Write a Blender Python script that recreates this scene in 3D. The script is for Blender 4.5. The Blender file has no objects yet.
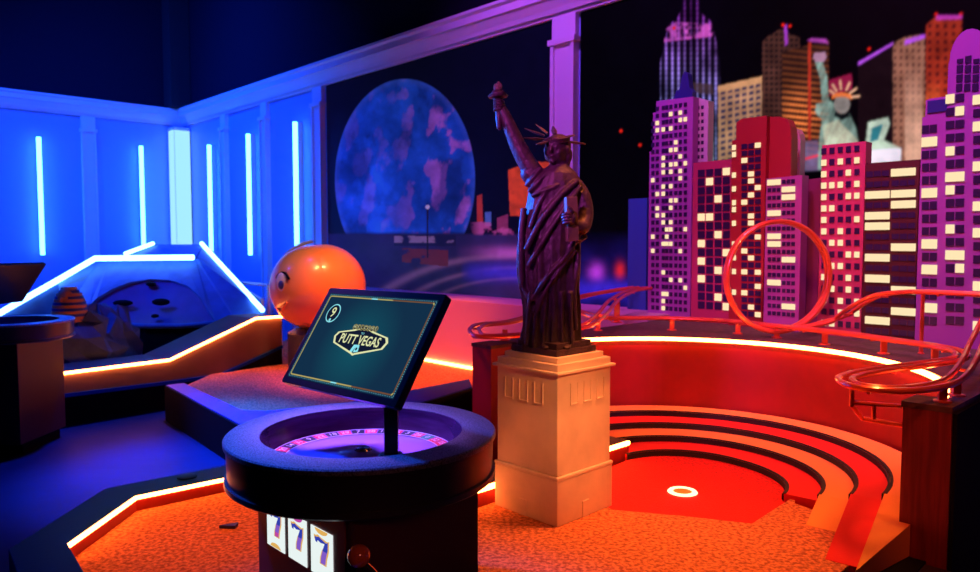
import bpy, bmesh, math, random
import numpy as np
from mathutils import Vector, Matrix
random.seed(7)
S = bpy.context.scene
COL = S.collection
pi = math.pi
# ------------------------------------------------------------------ camera
F = 740.0; PITCH = math.atan(44/740.0); H = 1.5
cd = bpy.data.cameras.new('camera'); cam = bpy.data.objects.new('camera', cd); COL.objects.link(cam)
cam.location = (0, 0, H); cam.rotation_euler = (pi/2 - PITCH, 0, 0)
cd.sensor_width = 36; cd.lens = F/980*36; cd.clip_start = .05; cd.clip_end = 100
cd.dof.use_dof = True; cd.dof.focus_distance = 2.5; cd.dof.aperture_fstop = 4.0
S.camera = cam
def ray(px, py):
    cx = (px-490)/F; cy = -(py-286)/F
    return Vector((cx, math.cos(PITCH)+cy*math.sin(PITCH), -math.sin(PITCH)+cy*math.cos(PITCH)))
def P(px, py, z):
    d = ray(px, py); return Vector((0, 0, H)) + d*((z-H)/d.z)
def Q(px, py, Y):
    d = ray(px, py); return Vector((0, 0, H)) + d*(Y/d.y)
# room frame: corner C, a runs along the mural wall towards the camera side, m points into the room
C = Vector((-5.56, 13.6, 0)); A = Vector((.6897, -.7241, 0)); M = Vector((-.7241, -.6897, 0))
def R(t, k, z=0.): return C + A*t + M*k + Vector((0, 0, z))
def rc(p): q = Vector((p[0], p[1], 0)) - C; return q.dot(A), q.dot(M)
def W(px, py, k=0.):       # point on the plane k in front of the mural wall
    d = ray(px, py); o = Vector((0, 0, H)); n = Vector((M.x, M.y, 0))
    return o + d*((k - (o-C).dot(n))/d.dot(n))
def WL(px, py, k=0.):      # point on the plane k in front of the far left wall
    d = ray(px, py); o = Vector((0, 0, H)); n = Vector((A.x, A.y, 0))
    return o + d*((k - (o-C).dot(n))/d.dot(n))
# ------------------------------------------------------------------ materials
MATS = {}
def nodes(m):
    m.use_nodes = True; return m.node_tree.nodes, m.node_tree.links
def mat(name, col, rough=.5, metal=0., noise=0., nscale=30., bump=0., bscale=80., spec=.5, coat=0., dark=None, stretch=None):
    m = bpy.data.materials.new(name); N, L = nodes(m); b = N['Principled BSDF']
    b.inputs['Base Color'].default_value = (*col, 1); b.inputs['Roughness'].default_value = rough
    b.inputs['Metallic'].default_value = metal; b.inputs['Specular IOR Level'].default_value = spec
    b.inputs['Coat Weight'].default_value = coat
    tc = N.new('ShaderNodeTexCoord'); src = tc.outputs['Object']
    if stretch:
        mp = N.new('ShaderNodeMapping'); mp.inputs['Scale'].default_value = stretch
        L.new(src, mp.inputs[0]); src = mp.outputs[0]
    if noise or dark:
        t = N.new('ShaderNodeTexNoise'); t.inputs['Scale'].default_value = nscale; t.inputs['Detail'].default_value = 6
        r = N.new('ShaderNodeValToRGB'); L.new(src, t.inputs['Vector']); L.new(t.outputs['Fac'], r.inputs[0])
        d = dark or tuple(c*(1-noise) for c in col)
        r.color_ramp.elements[0].position = .35; r.color_ramp.elements[1].position = .62
        r.color_ramp.elements[0].color = (*d, 1); r.color_ramp.elements[1].color = (*col, 1)
        L.new(r.outputs[0], b.inputs['Base Color'])
    if bump:
        t = N.new('ShaderNodeTexNoise'); t.inputs['Scale'].default_value = bscale; t.inputs['Detail'].default_value = 4
        u = N.new('ShaderNodeBump'); u.inputs['Strength'].default_value = bump; u.inputs['Distance'].default_value = .02
        L.new(src, t.inputs['Vector']); L.new(t.outputs['Fac'], u.inputs['Height']); L.new(u.outputs[0], b.inputs['Normal'])
    MATS[name] = m; return m
def emat(name, col, s):
    m = bpy.data.materials.new(name); N, L = nodes(m); N.clear()
    e = N.new('ShaderNodeEmission'); o = N.new('ShaderNodeOutputMaterial')
    e.inputs[0].default_value = (*col, 1); e.inputs[1].default_value = s; L.new(e.outputs[0], o.inputs[0])
    MATS[name] = m; return m
BLUE = (.003, .055, 1.0); ORG = (1.0, .22, .045)
m_floor = mat('floor concrete', (.001, .018, .075), .55, spec=.12, noise=.35, nscale=1.6, bump=.05, bscale=12)
m_upper = mat('upper wall paint', (.008, .008, .018), .95, spec=.1)
m_panel = mat('panel wall paint', (.25, .42, .75), .55, bump=.02, bscale=20)
m_trim = mat('white trim paint', (.75, .75, .78), .45)
m_ceil = mat('ceiling paint', (.01, .01, .012), .95)
m_blueled = emat('blue tube', (.05, .24, 1), 14)
m_bluelamp = emat('blue lamp', BLUE, 9)
m_orgled = emat('orange strip', ORG, 26)
m_rimled = emat('warm strip', (1, .22, .05), 24)
m_carpet = mat('orange carpet pile', (1, .36, .12), .95, dark=(.46, .10, .03), nscale=62, bump=.9, bscale=110)
m_redcarpet = mat('red carpet pile', (1, .014, .01), .95, dark=(.6, .015, .015), nscale=70, bump=.6, bscale=120)
m_treadred = mat('red step carpet', (.85, .015, .012), .85, bump=.2, bscale=150)
m_treadorg = mat('orange step carpet', (1, .42, .08), .85, bump=.2, bscale=150)
m_riser = mat('black riser', (.022, .02, .02), .8)
m_redwall = mat('red painted board', (.34, .012, .012), .55, noise=.2, nscale=4, bump=.03)
m_deck = mat('grey brown deck', (.12, .075, .055), .7, noise=.4, nscale=20, bump=.1)
m_border = mat('dark border board', (.035, .03, .04), .5, bump=.05)
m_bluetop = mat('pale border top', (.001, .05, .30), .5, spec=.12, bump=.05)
m_black = mat('black board', (.008, .008, .010), .8, spec=.08)
m_stone = mat('cast stone', (.86, .66, .52), .8, noise=.18, nscale=5, bump=.04, bscale=40)
m_bronze = mat('dark bronze', (.075, .038, .055), .5, metal=.3, noise=.4, nscale=25, bump=.25, bscale=60)
m_tablet = mat('worn bronze edge', (.22, .14, .11), .5, metal=.2, noise=.3, nscale=20)
m_rail = mat('red lacquered tube', (1, .15, .07), .28, metal=.45, coat=.6)
m_speck = mat('black speckled laminate', (.30, .32, .36), .38, dark=(.03, .03, .04), nscale=240)
m_band = mat('black satin band', (.03, .028, .035), .32)
m_body = mat('dark maroon laminate', (.06, .01, .012), .5, bump=.05, bscale=20)
m_maroon = mat('maroon panel', (.22, .02, .05), .4)
m_glossblack = mat('gloss black plastic', (.005, .005, .006), .3, spec=.3)
m_wheel = mat('purple wheel', (.30, .18, .75), .3, coat=.5)
m_wood = mat('dark varnished wood', (.12, .04, .12), .25, noise=.5, nscale=5, stretch=(1, 1, 8), coat=.5)
m_pred = mat('pocket red', (.8, .02, .05), .4); m_pblk = mat('pocket black', (.01, .01, .015), .4)
m_pgrn = mat('pocket green', (.05, .3, .12), .4); m_white = mat('white print', (.9, .85, .9), .4)
m_ballr = mat('amber knob', (.6, .12, .04), .12, coat=1.); m_chrome = mat('chrome', (.7, .65, .7), .15, metal=1.)
m_orange = mat('glossy orange shell', (.95, .36, .11), .34, coat=.35)
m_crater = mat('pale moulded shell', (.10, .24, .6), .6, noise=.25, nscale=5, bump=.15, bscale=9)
m_bowl = mat('violet bowl', (.22, .08, .36), .6, noise=.2, nscale=4)
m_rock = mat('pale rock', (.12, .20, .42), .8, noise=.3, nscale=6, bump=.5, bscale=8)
m_gold = mat('striped gold', (.6, .25, .08), .5); m_navy = mat('navy paint', (.02, .03, .25), .5)
m_beige = mat('tan ramp board', (.22, .13, .09), .6, noise=.2, nscale=3)
m_wains = mat('pale wainscot', (.58, .36, .50), .6, bump=.03)
m_dkwood = mat('stained wood end', (.3, .035, .03), .45, noise=.4, nscale=6, stretch=(9, 9, .6))
m_cupring = emat('lit cup ring', (1, .75, .4), 2.2)
# ------------------------------------------------------------------ mesh helpers
class MB:
    def __init__(s): s.v = []; s.f = []; s.m = []; s.sm = []
    def add(s, vs, fs, mi=0, smooth=False):
        o = len(s.v); s.v += [tuple(v) for v in vs]
        for f in fs: s.f.append([o+i for i in f]); s.m.append(mi); s.sm.append(smooth)
        return s
    def hexa(s, c, mi=0):   # 8 corners: bottom 4 ccw, top 4 ccw
        return s.add(c, [(3,2,1,0),(4,5,6,7),(0,1,5,4),(1,2,6,5),(2,3,7,6),(3,0,4,7)], mi)
    def box(s, x0, x1, y0, y1, z0, z1, mi=0):
        return s.hexa([(x0,y0,z0),(x1,y0,z0),(x1,y1,z0),(x0,y1,z0),(x0,y0,z1),(x1,y0,z1),(x1,y1,z1),(x0,y1,z1)], mi)
    def rbox(s, t0, t1, k0, k1, z0, z1, mi=0):
        return s.hexa([R(t0,k1,z0),R(t1,k1,z0),R(t1,k0,z0),R(t0,k0,z0),R(t0,k1,z1),R(t1,k1,z1),R(t1,k0,z1),R(t0,k0,z1)], mi)
    def prism(s, pts, z0, z1, mi=0):   # pts = xy polygon
        n = len(pts); area = sum(pts[i][0]*pts[(i+1)%n][1]-pts[(i+1)%n][0]*pts[i][1] for i in range(n))
        if area < 0: pts = pts[::-1]
        o = [(p[0],p[1],z0) for p in pts]+[(p[0],p[1],z1) for p in pts]
        return s.add(o, [list(range(n))[::-1], list(range(n,2*n))]+[(i,(i+1)%n,n+(i+1)%n,n+i) for i in range(n)], mi)
    def plate(s, pts, off, mi=0):      # 3D planar polygon extruded by vector off
        n = len(pts); off = Vector(off); o = [Vector(p) for p in pts]; o += [p+off for p in o]
        return s.add(o, [list(range(n)), list(range(n,2*n))[::-1]]+[((i+1)%n,i,n+i,n+(i+1)%n) for i in range(n)], mi)
    def strip(s, path, w, z0, z1, side=0, mi=0, closed=False):  # wall following a path; side: 0 centred, +1 left, -1 right
        n = len(path); path = [Vector((p[0],p[1],0)) for p in path]; L = []; Rr = []
        for i in range(n):
            a = path[i-1] if i > 0 or closed else path[i]; b = path[(i+1)%n] if i < n-1 or closed else path[i]
            d1 = (path[i]-a); d2 = (b-path[i])
            d1 = d1.normalized() if d1.length > 1e-6 else d2.normalized(); d2 = d2.normalized() if d2.length > 1e-6 else d1
            t = (d1+d2).normalized(); nn = Vector((-t.y, t.x, 0)); c = max(.4, nn.dot(Vector((-d1.y, d1.x, 0)))); nn = nn/c
            L.append(path[i]+nn*w*(1+side)/2); Rr.append(path[i]-nn*w*(1-side)/2)
        o = len(s.v); vs = []
        for i in range(n):
            for p in (L[i], Rr[i]):
                for z in (z0, z1): vs.append((p.x, p.y, z))
        fs = []
        for i in range(n-1 if not closed else n):
            a = 4*i; b = 4*((i+1)%n)
            fs += [(a+1,a+3,b+3,b+1), (a,b,b+2,a+2), (a,a+1,b+1,b), (a+2,b+2,b+3,a+3)]
        if not closed: fs += [(0,2,3,1), (4*n-4,4*n-3,4*n-1,4*n-2)]
        return s.add(vs, fs, mi)
    def tube(s, path, r, seg=8, mi=0, closed=False, rs=None):
        path = [Vector(p) for p in path]; n = len(path); vs = []; up = Vector((0,0,1))
        prev = None
        for i in range(n):
            a = path[(i-1)%n] if closed or i > 0 else path[i]; b = path[(i+1)%n] if closed or i < n-1 else path[i]
            t = (b-a).normalized()
            if prev is None:
                x = t.cross(up)
                if x.length < .05: x = t.cross(Vector((0,1,0)))
                x.normalize()
            else:
                x = (prev - t*prev.dot(t)).normalized()
            prev = x; y = t.cross(x); rr = rs[i] if rs else r
            for j in range(seg):
                q = 2*pi*j/seg; vs.append(path[i]+x*math.cos(q)*rr+y*math.sin(q)*rr)
        fs = []
        for i in range(n if closed else n-1):
            a = i*seg; b = ((i+1)%n)*seg
            fs += [(a+j, a+(j+1)%seg, b+(j+1)%seg, b+j) for j in range(seg)]
        if not closed: fs += [list(range(seg))[::-1], [(n-1)*seg+j for j in range(seg)]]
        return s.add(vs, fs, mi, True)
    def lathe(s, c, prof, seg=64, mi=0, a0=0, smooth=True):  # prof [(r,z)] closed or open
        vs = []; n = len(prof)
        for j in range(seg):
            q = 2*pi*j/seg+a0
            for r, z in prof: vs.append((c[0]+r*math.cos(q), c[1]+r*math.sin(q), c[2]+z))
        fs = []
        for j in range(seg):
            for i in range(n-1):
                a = j*n+i; b = ((j+1)%seg)*n+i; fs.append((a, b, b+1, a+1))
        return s.add(vs, fs, mi, smooth)
    def ball(s, c, rx, ry=None, rz=None, u=16, v=10, mi=0, rot=None):
        ry = ry or rx; rz = rz or rx; vs = []; c = Vector(c)
        for i in range(1, v):
            th = pi*i/v
            for j in range(u):
                ph = 2*pi*j/u; p = Vector((rx*math.sin(th)*math.cos(ph), ry*math.sin(th)*math.sin(ph), rz*math.cos(th)))
                vs.append(c + (rot @ p if rot else p))
        p = Vector((0,0,rz)); vs.append(c+(rot@p if rot else p)); vs.append(c-(rot@p if rot else p))
        fs = []
        for i in range(v-2):
            for j in range(u):
                fs.append((i*u+j, (i+1)*u+j, (i+1)*u+(j+1)%u, i*u+(j+1)%u))
        t = (v-1)*u
        for j in range(u): fs += [(t, j, (j+1)%u), (t+1, (v-2)*u+(j+1)%u, (v-2)*u+j)]
        return s.add(vs, fs, mi, True)
def smooth_path(pts, n=8, closed=False):
    pts = [Vector(p) for p in pts]; N = len(pts); out = []
    for i in range(N if closed else N-1):
        g = lambda k: pts[k % N] if closed else pts[min(max(k, 0), N-1)]
        p0, p1, p2, p3 = g(i-1), g(i), g(i+1), g(i+2)
        for j in range(n):
            t = j/n
            out.append(.5*((2*p1)+(p2-p0)*t+(2*p0-5*p1+4*p2-p3)*t*t+(3*p1-p0-3*p2+p3)*t**3))
    if not closed: out.append(pts[-1])
    return out
def tag(o, label=None, cat=None, group=None, kind=None):
    if label: o['label'] = label
    if cat: o['category'] = cat
    if group: o['group'] = group
    if kind: o['kind'] = kind
    return o
BASE = {}
def build(name, mb, mats, parent=None, bevel=0., loc=None):
    me = bpy.data.meshes.new(name)
    if parent is not None: base = BASE[parent.name]
    elif loc is not None: base = Vector(loc)
    else:
        xs = np.array(mb.v); lo = xs.min(0); hi = xs.max(0); base = Vector(((lo[0]+hi[0])/2, (lo[1]+hi[1])/2, lo[2]))
    me.from_pydata([(v[0]-base.x, v[1]-base.y, v[2]-base.z) for v in mb.v], [], mb.f)
    for mm in (mats if isinstance(mats, (list, tuple)) else [mats]): me.materials.append(mm)
    me.polygons.foreach_set('material_index', mb.m); me.polygons.foreach_set('use_smooth', mb.sm)
    me.update()
    bm = bmesh.new(); bm.from_mesh(me); bmesh.ops.recalc_face_normals(bm, faces=bm.faces); bm.to_mesh(me); bm.free()
    if any(mb.sm):
        try: me.set_sharp_from_angle(angle=math.radians(30))
        except Exception: pass
    o = bpy.data.objects.new(name, me); COL.objects.link(o)
    if parent is not None: o.parent = parent
    else: o.location = base
    BASE[o.name] = base
    if bevel:
        b = o.modifiers.new('bevel', 'BEVEL'); b.width = bevel; b.segments = 2; b.limit_method = 'ANGLE'
    return o
def root(name, loc, label, cat, group=None):
    o = bpy.data.objects.new(name, None); COL.objects.link(o); o.location = loc; BASE[o.name] = Vector(loc)
    o.empty_display_size = .1
    return tag(o, label, cat, group)
def struct(name, mb, m, **k): return tag(build(name, mb, m, **k), kind='structure')
def textmesh(txt, size, mb, fn, mi, sx=1., bold=0., align='CENTER'):
    cu = bpy.data.curves.new('t', 'FONT'); cu.body = txt; cu.size = size; cu.align_x = align; cu.align_y = 'CENTER'; cu.offset = bold
    cu.resolution_u = 3
    o = bpy.data.objects.new('t', cu); COL.objects.link(o); dg = bpy.context.evaluated_depsgraph_get()
    me = o.evaluated_get(dg).to_mesh()
    mb.add([fn(v.co.x*sx, v.co.y) for v in me.vertices], [list(p.vertices) for p in me.polygons], mi)
    o.evaluated_get(dg).to_mesh_clear(); bpy.data.objects.remove(o); bpy.data.curves.remove(cu)

# ================================================================== ROOM
TL = 17.0; KL = 14.0; ZC = 6.2
b = MB(); b.prism([R(-.3,-.3), R(TL+.3,-.3), R(TL+.3,KL+.3), R(-.3,KL+.3)], -.1, 0); struct('floor', b, m_floor)
b = MB(); b.prism([R(-.3,-.3), R(TL+.3,-.3), R(TL+.3,KL+.3), R(-.3,KL+.3)], ZC, ZC+.1); struct('ceiling', b, m_ceil)
zct = W(500, 1.5, .16).z; zcb = W(500, 34, .05).z
b = MB(); b.rbox(-.2, TL+.2, -.2, 0, 0, zct-.04, 0); b.rbox(-.2, TL+.2, -.2, 0, zct-.04, ZC, 1); struct('wall_right', b, [m_panel, m_upper])
b = MB(); b.rbox(-.2, 0, 0, KL+.2, 0, zct-.04, 0); b.rbox(-.2, 0, 0, KL+.2, zct-.04, ZC, 1); struct('wall_back', b, [m_panel, m_upper])
b = MB(); b.rbox(TL, TL+.2, 0, KL, 0, ZC); struct('wall_front', b, m_upper)
b = MB(); b.rbox(0, TL, KL, KL+.2, 0, ZC); struct('wall_left', b, m_upper)
# crown moulding
hz = zct-zcb
prof = [(0, 0), (.05, 0), (.06, .03), (.06, .10), (.08, .12), (.08, hz-.24), (.10, hz-.2), (.15, hz-.13), (.17, hz-.12), (.17, hz-.05), (.20, hz-.03), (.20, hz), (0, hz)]
def crown(p0, p1, mit0, mit1, inward):
    b = MB(); n = len(prof); vs = []
    d = (p1-p0).normalized()
    for p, mi_ in ((p0, mit0), (p1, mit1)):
        for k, z in prof: vs.append(p + inward*k + d*k*mi_ + Vector((0,0,zcb+z)))
    b.add(vs, [(i,(i+1)%n,n+(i+1)%n,n+i) for i in range(n)]+[list(range(n)), list(range(n,2*n))]); return b
struct('trim_1', crown(R(0,0), R(TL,0), 1, 0, M), m_trim)
struct('trim_2', crown(R(0,0), R(0,KL), 1, 0, A), m_trim)
# dark vertical corner chase above the crown
b = MB(); b.rbox(.01, .35, .01, .35, zct+.01, ZC); struct('trim_3', b, m_ceil)
n_tr = [4]
def pilaster(fn, px0, px1, capside):
    q0 = fn(px0, 242); q1 = fn(px1, 242); t0, k0 = rc(q0); t1, k1 = rc(q1)
    b = MB()
    if fn is W:
        b.rbox(t0, t1, 0, .06, 0, zcb); w = (t1-t0)*.14
        b.rbox(t0, t0+w, .06, .085, 0, zcb-.26); b.rbox(t1-w, t1, .06, .085, 0, zcb-.26)
        b.rbox(t0-.02, t1+.02, .0, .10, zcb-.26, zcb-.21)
    else:
        k0, k1 = min(k0, k1), max(k0, k1); w = (k1-k0)*.14
        b.rbox(0, .06, k0, k1, 0, zcb); b.rbox(.06, .085, k0, k0+w, 0, zcb-.26); b.rbox(.06, .085, k1-w, k1, 0, zcb-.26)
        b.rbox(0, .10, k0-.02, k1+.02, zcb-.26, zcb-.21)
    struct('trim_%d' % n_tr[0], b, m_trim); n_tr[0] += 1
pilaster(WL, 84, 98, 0); pilaster(W, 226, 231, 0); pilaster(W, 266, 272, 0); pilaster(W, 318, 327, 0); pilaster(W, 555, 578, 0); pilaster(WL, -40, -25, 0)
# corner column, with added glowing panels imitating its lit faces
b = MB(); b.rbox(.02, .30, .02, .30, .02, zcb-.06)
ccol = root('corner_column', R(.15,.15,.02), 'square white column in the far room corner with added glowing panels imitating its lit faces', 'column')
build('shaft', b, m_trim, ccol)
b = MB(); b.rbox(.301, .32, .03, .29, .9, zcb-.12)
build('lit_face_glow', b, emat('corner face glow', (.36, .78, 1), 1.1), ccol)
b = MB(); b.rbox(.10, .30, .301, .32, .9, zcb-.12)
build('lit_face_glow', b, MATS['corner face glow'], ccol)
# wall LED tubes
def wall_led(fn, px, py0, py1, label, group, k=.11):
    a = fn(px, py0, k); c = fn(px, py1, k); c = Vector((a.x, a.y, c.z)); r_ = root('led_tube', (a.x, a.y, c.z), label, 'light tube', group)
    b = MB(); b.tube([c, a], .034, 10); build('glowing_tube', b, m_blueled, r_)
    inw = A if fn is WL else M; side = M if fn is WL else A
    b = MB(); q = c - inw*(k-.005); w = .02
    pts = [q-side*w, q+side*w, q+side*w+inw*(k-.032), q-side*w+inw*(k-.032)]
    z0 = c.z; z1 = a.z
    b.hexa([Vector((p.x,p.y,z0)) for p in pts]+[Vector((p.x,p.y,z1)) for p in pts]); build('mounting_channel', b, m_trim, r_)
GL = 'blue light tubes on the panelled walls'
wall_led(WL, 38.5, 137, 255, 'vertical blue light tube on the far left wall, leftmost of all', GL)
wall_led(WL, 141, 146, 249, 'vertical blue light tube on the left wall, between pilaster and room corner', GL)
wall_led(W, 209, 145, 251, 'vertical blue light tube just right of the bright corner column', GL)
wall_led(W, 248, 134, 255, 'vertical blue light tube, middle one of the three right of the corner', GL)
wall_led(W, 295, 122, 258, 'vertical blue light tube directly above the orange ball', GL)

# ================================================================== MURALS (printed pictures, one with a painted reflection, colours stored per vertex)
rng = np.random.RandomState(3)
def vnoise(x, y, s, seed=0, octv=4):
    out = np.zeros_like(x); amp = 1.; tot = 0
    for o in range(octv):
        g = np.random.RandomState(seed+o).rand(128, 128); xx = x/s*(2**o); yy = y/s*(2**o)
        xi = np.floor(xx).astype(int); yi = np.floor(yy).astype(int); fx = xx-xi; fy = yy-yi
        fx = fx*fx*(3-2*fx); fy = fy*fy*(3-2*fy)
        v = (g[xi%128, yi%128]*(1-fx)+g[(xi+1)%128, yi%128]*fx)*(1-fy)+(g[xi%128, (yi+1)%128]*(1-fx)+g[(xi+1)%128, (yi+1)%128]*fx)*fy
        out += v*amp; tot += amp; amp *= .5
    return out/tot
def proj(X, Y, Z):
    y = Y*math.cos(PITCH)-(Z-H)*math.sin(PITCH); u = Y*math.sin(PITCH)+(Z-H)*math.cos(PITCH)
    return 490+F*X/y, 286-F*u/y
def paint_poly(x, y, pts):
    ins = np.zeros(x.shape, bool); n = len(pts)
    for i in range(n):
        x1, y1 = pts[i]; x2, y2 = pts[(i+1)%n]
        if y1 == y2: continue
        c = ((y1 > y) != (y2 > y)) & (x < (x2-x1)*(y-y1)/(y2-y1)+x1); ins ^= c
    return ins
def mural(name, t0, t1, z0, z1, nx, ny, fn, label, emis, rough=.5, spec=.04):
    T, Z = np.meshgrid(np.linspace(t0, t1, nx), np.linspace(z0, z1, ny)); k = .02
    X = C.x+A.x*T+M.x*k; Y = C.y+A.y*T+M.y*k
    px, py = proj(X, Y, Z); col = fn(px, py)
    base = R((t0+t1)/2, 0, z0)
    vs = np.stack([X-base.x, Y-base.y, Z-base.z], -1).reshape(-1, 3)
    i = np.arange((nx-1)*(ny-1)); r_ = i//(nx-1); c_ = i % (nx-1); a = r_*nx+c_
    fs = np.stack([a, a+1, a+nx+1, a+nx], -1)
    me = bpy.data.meshes.new(name); me.vertices.add(len(vs)); me.vertices.foreach_set('co', vs.ravel())
    me.loops.add(fs.size); me.loops.foreach_set('vertex_index', fs.ravel().astype(np.int32))
    me.polygons.add(len(fs)); me.polygons.foreach_set('loop_start', np.arange(0, fs.size, 4, dtype=np.int32))
    me.update(calc_edges=True)
    ca = me.color_attributes.new('print', 'FLOAT_COLOR', 'POINT')
    cc = np.concatenate([col.reshape(-1, 3), np.ones((nx*ny, 1))], 1).astype(np.float32); ca.data.foreach_set('color', cc.ravel())
    m = bpy.data.materials.new(name+' print'); N, L = nodes(m); bs = N['Principled BSDF']
    at = N.new('ShaderNodeVertexColor'); at.layer_name = 'print'; dk = N.new('ShaderNodeVectorMath'); dk.operation = 'SCALE'; dk.inputs['Scale'].default_value = .55; L.new(at.outputs[0], dk.inputs[0]); L.new(dk.outputs[0], bs.inputs['Base Color'])
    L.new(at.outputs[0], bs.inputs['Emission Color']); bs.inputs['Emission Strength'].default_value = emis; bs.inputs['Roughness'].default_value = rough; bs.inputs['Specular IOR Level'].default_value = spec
    me.materials.append(m)
    o = bpy.data.objects.new(name, me); COL.objects.link(o); o.location = base
    s = MB(); s.rbox(t0, t1, 0.002, .018, z0, z1)
    BASE[o.name] = base; build('backing_board', s, m_black, o)
    return tag(o, label, 'mural')
def mix(col, mask, c):
    mask = mask[..., None] if mask.ndim == 2 else mask
    return col*(1-mask)+np.array(c)*mask
def sp(v, lo, hi): return np.clip((v-lo)/(hi-lo), 0, 1)
def blur(c, n):
    for _ in range(n):
        p = np.pad(c, ((1,1),(1,1),(0,0)), 'edge'); c = (p[:-2,1:-1]+p[2:,1:-1]+p[1:-1,:-2]+p[1:-1,2:]+2*p[1:-1,1:-1])/6
    return c
def paint1(x, y):
    col = np.zeros(x.shape+(3,)); col[:] = (.004, .004, .02)
    n1 = vnoise(x*1.5, y, 34, 1, 6); n2 = vnoise((x+50)*1.7+y*.3, y, 24, 9, 6); n3 = vnoise(x, y, 9, 4, 4)
    e = ((x-405)/70.)**2+((y-180)/101.)**2
    moon = (1-sp(e, .985, 1.015))*(1-sp(y, 231, 235))
    base = np.array((.02, .10, .75))*(.25+.9*n1[..., None])*np.array((1, 1, 1))
    base = mix(base, sp(n2, .52, .60)*(.15+.7*sp(x, 395, 435)), (.42, .12, .62)); base = base*(1+.9*np.exp(-((x-375)/16)**2-((y-205)/60)**2)[..., None]); base = mix(base, sp(.45-n1, 0, .1)*.6, (.01, .03, .22))  # includes a tube reflection painted as a bright upright patch, left of centre
    base = base*(.75+.5*n3[..., None]); rim = sp(e, .85, 1.0)[..., None]; base = base*(1-.35*rim)+np.array((.1, .18, .8))*.35*rim
    col = col*(1-moon[..., None])+base*moon[..., None]
    col = mix(col, ((x < 338) & (y < 235)).astype(float)*0, (0, 0, 0))
    # skyline red blocks
    for q, c in (([(477,196),(482,194),(483,222),(477,222)], (.7,.06,.05)), ([(508,170),(530,162),(552,162),(552,216),(510,216)], (.95,.10,.03)), ([(485,212),(491,212),(491,226),(485,226)], (.1,.2,.7)), ([(497,218),(508,214),(508,232),(497,232)], (.4,.06,.2))):
        mm = paint_poly(x, y, q).astype(float); col = mix(col, mm*(.6+.6*n3), c)
    strip = ((y > 222) & (y < 243)).astype(float)*sp(n3, .5, .62)*sp(x, 470, 480); col = mix(col, strip*.8, (.7, .12, .45))
    grd = sp(y, 233, 236); g = np.array((.05, .03, .18))*(.6+.8*n1[..., None]); col = col*(1-grd[..., None])+g*grd[..., None]
    # bridge
    br = ((x > 394) & (x < 456) & (y > 234) & (y < 246)).astype(float); col = mix(col, br, (.03, .02, .12)); col = mix(col, br*sp(n3, .5, .6)*((y > 236) & (y < 243)), (.55, .3, .6))
    # curved road bands
    rr = np.hypot((x-520)/2.1, (y-330)); 
    band = np.exp(-((rr-75)/3.)**2)+np.exp(-((rr-62)/2.)**2)*.8+np.exp(-((rr-52)/1.5)**2)*.6
    col = mix(col, np.clip(band, 0, 1)*(y > 246)*(x > 330)*.8, (.5, .22, .45))
    veg = ((x > 402) & (x < 448) & (y > 248+ (x-402)*.05) & (y < 262+(x-402)*.1)).astype(float)*sp(n3, .42, .5); col = mix(col, veg, (.30, .04, .08))
    pk = np.exp(-((y-(252+(x-470)*.02))/6)**2)*sp(x, 455, 500); col = mix(col, pk*.85, (.65, .16, .75))
    bl = np.exp(-((y-272)/9)**2)*sp(x, 460, 470); col = mix(col, bl*.9, (.08, .05, .95))
    pole = ((np.abs(x-427.5) < .9) & (y > 205) & (y < 258)).astype(float); col = mix(col, pole, (.02, .01, .05))
    lamp = (np.hypot(x-427.5, y-207) < 2.2).astype(float); col = mix(col, lamp, (.7, .6, .9))
    col = blur(col, 1)*(.8+.35*n3[..., None])*(1-.45*sp(y, 233, 236)*(1-sp(x, 470, 500)))[..., None]
    return np.clip(col, 0, 1)
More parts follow.
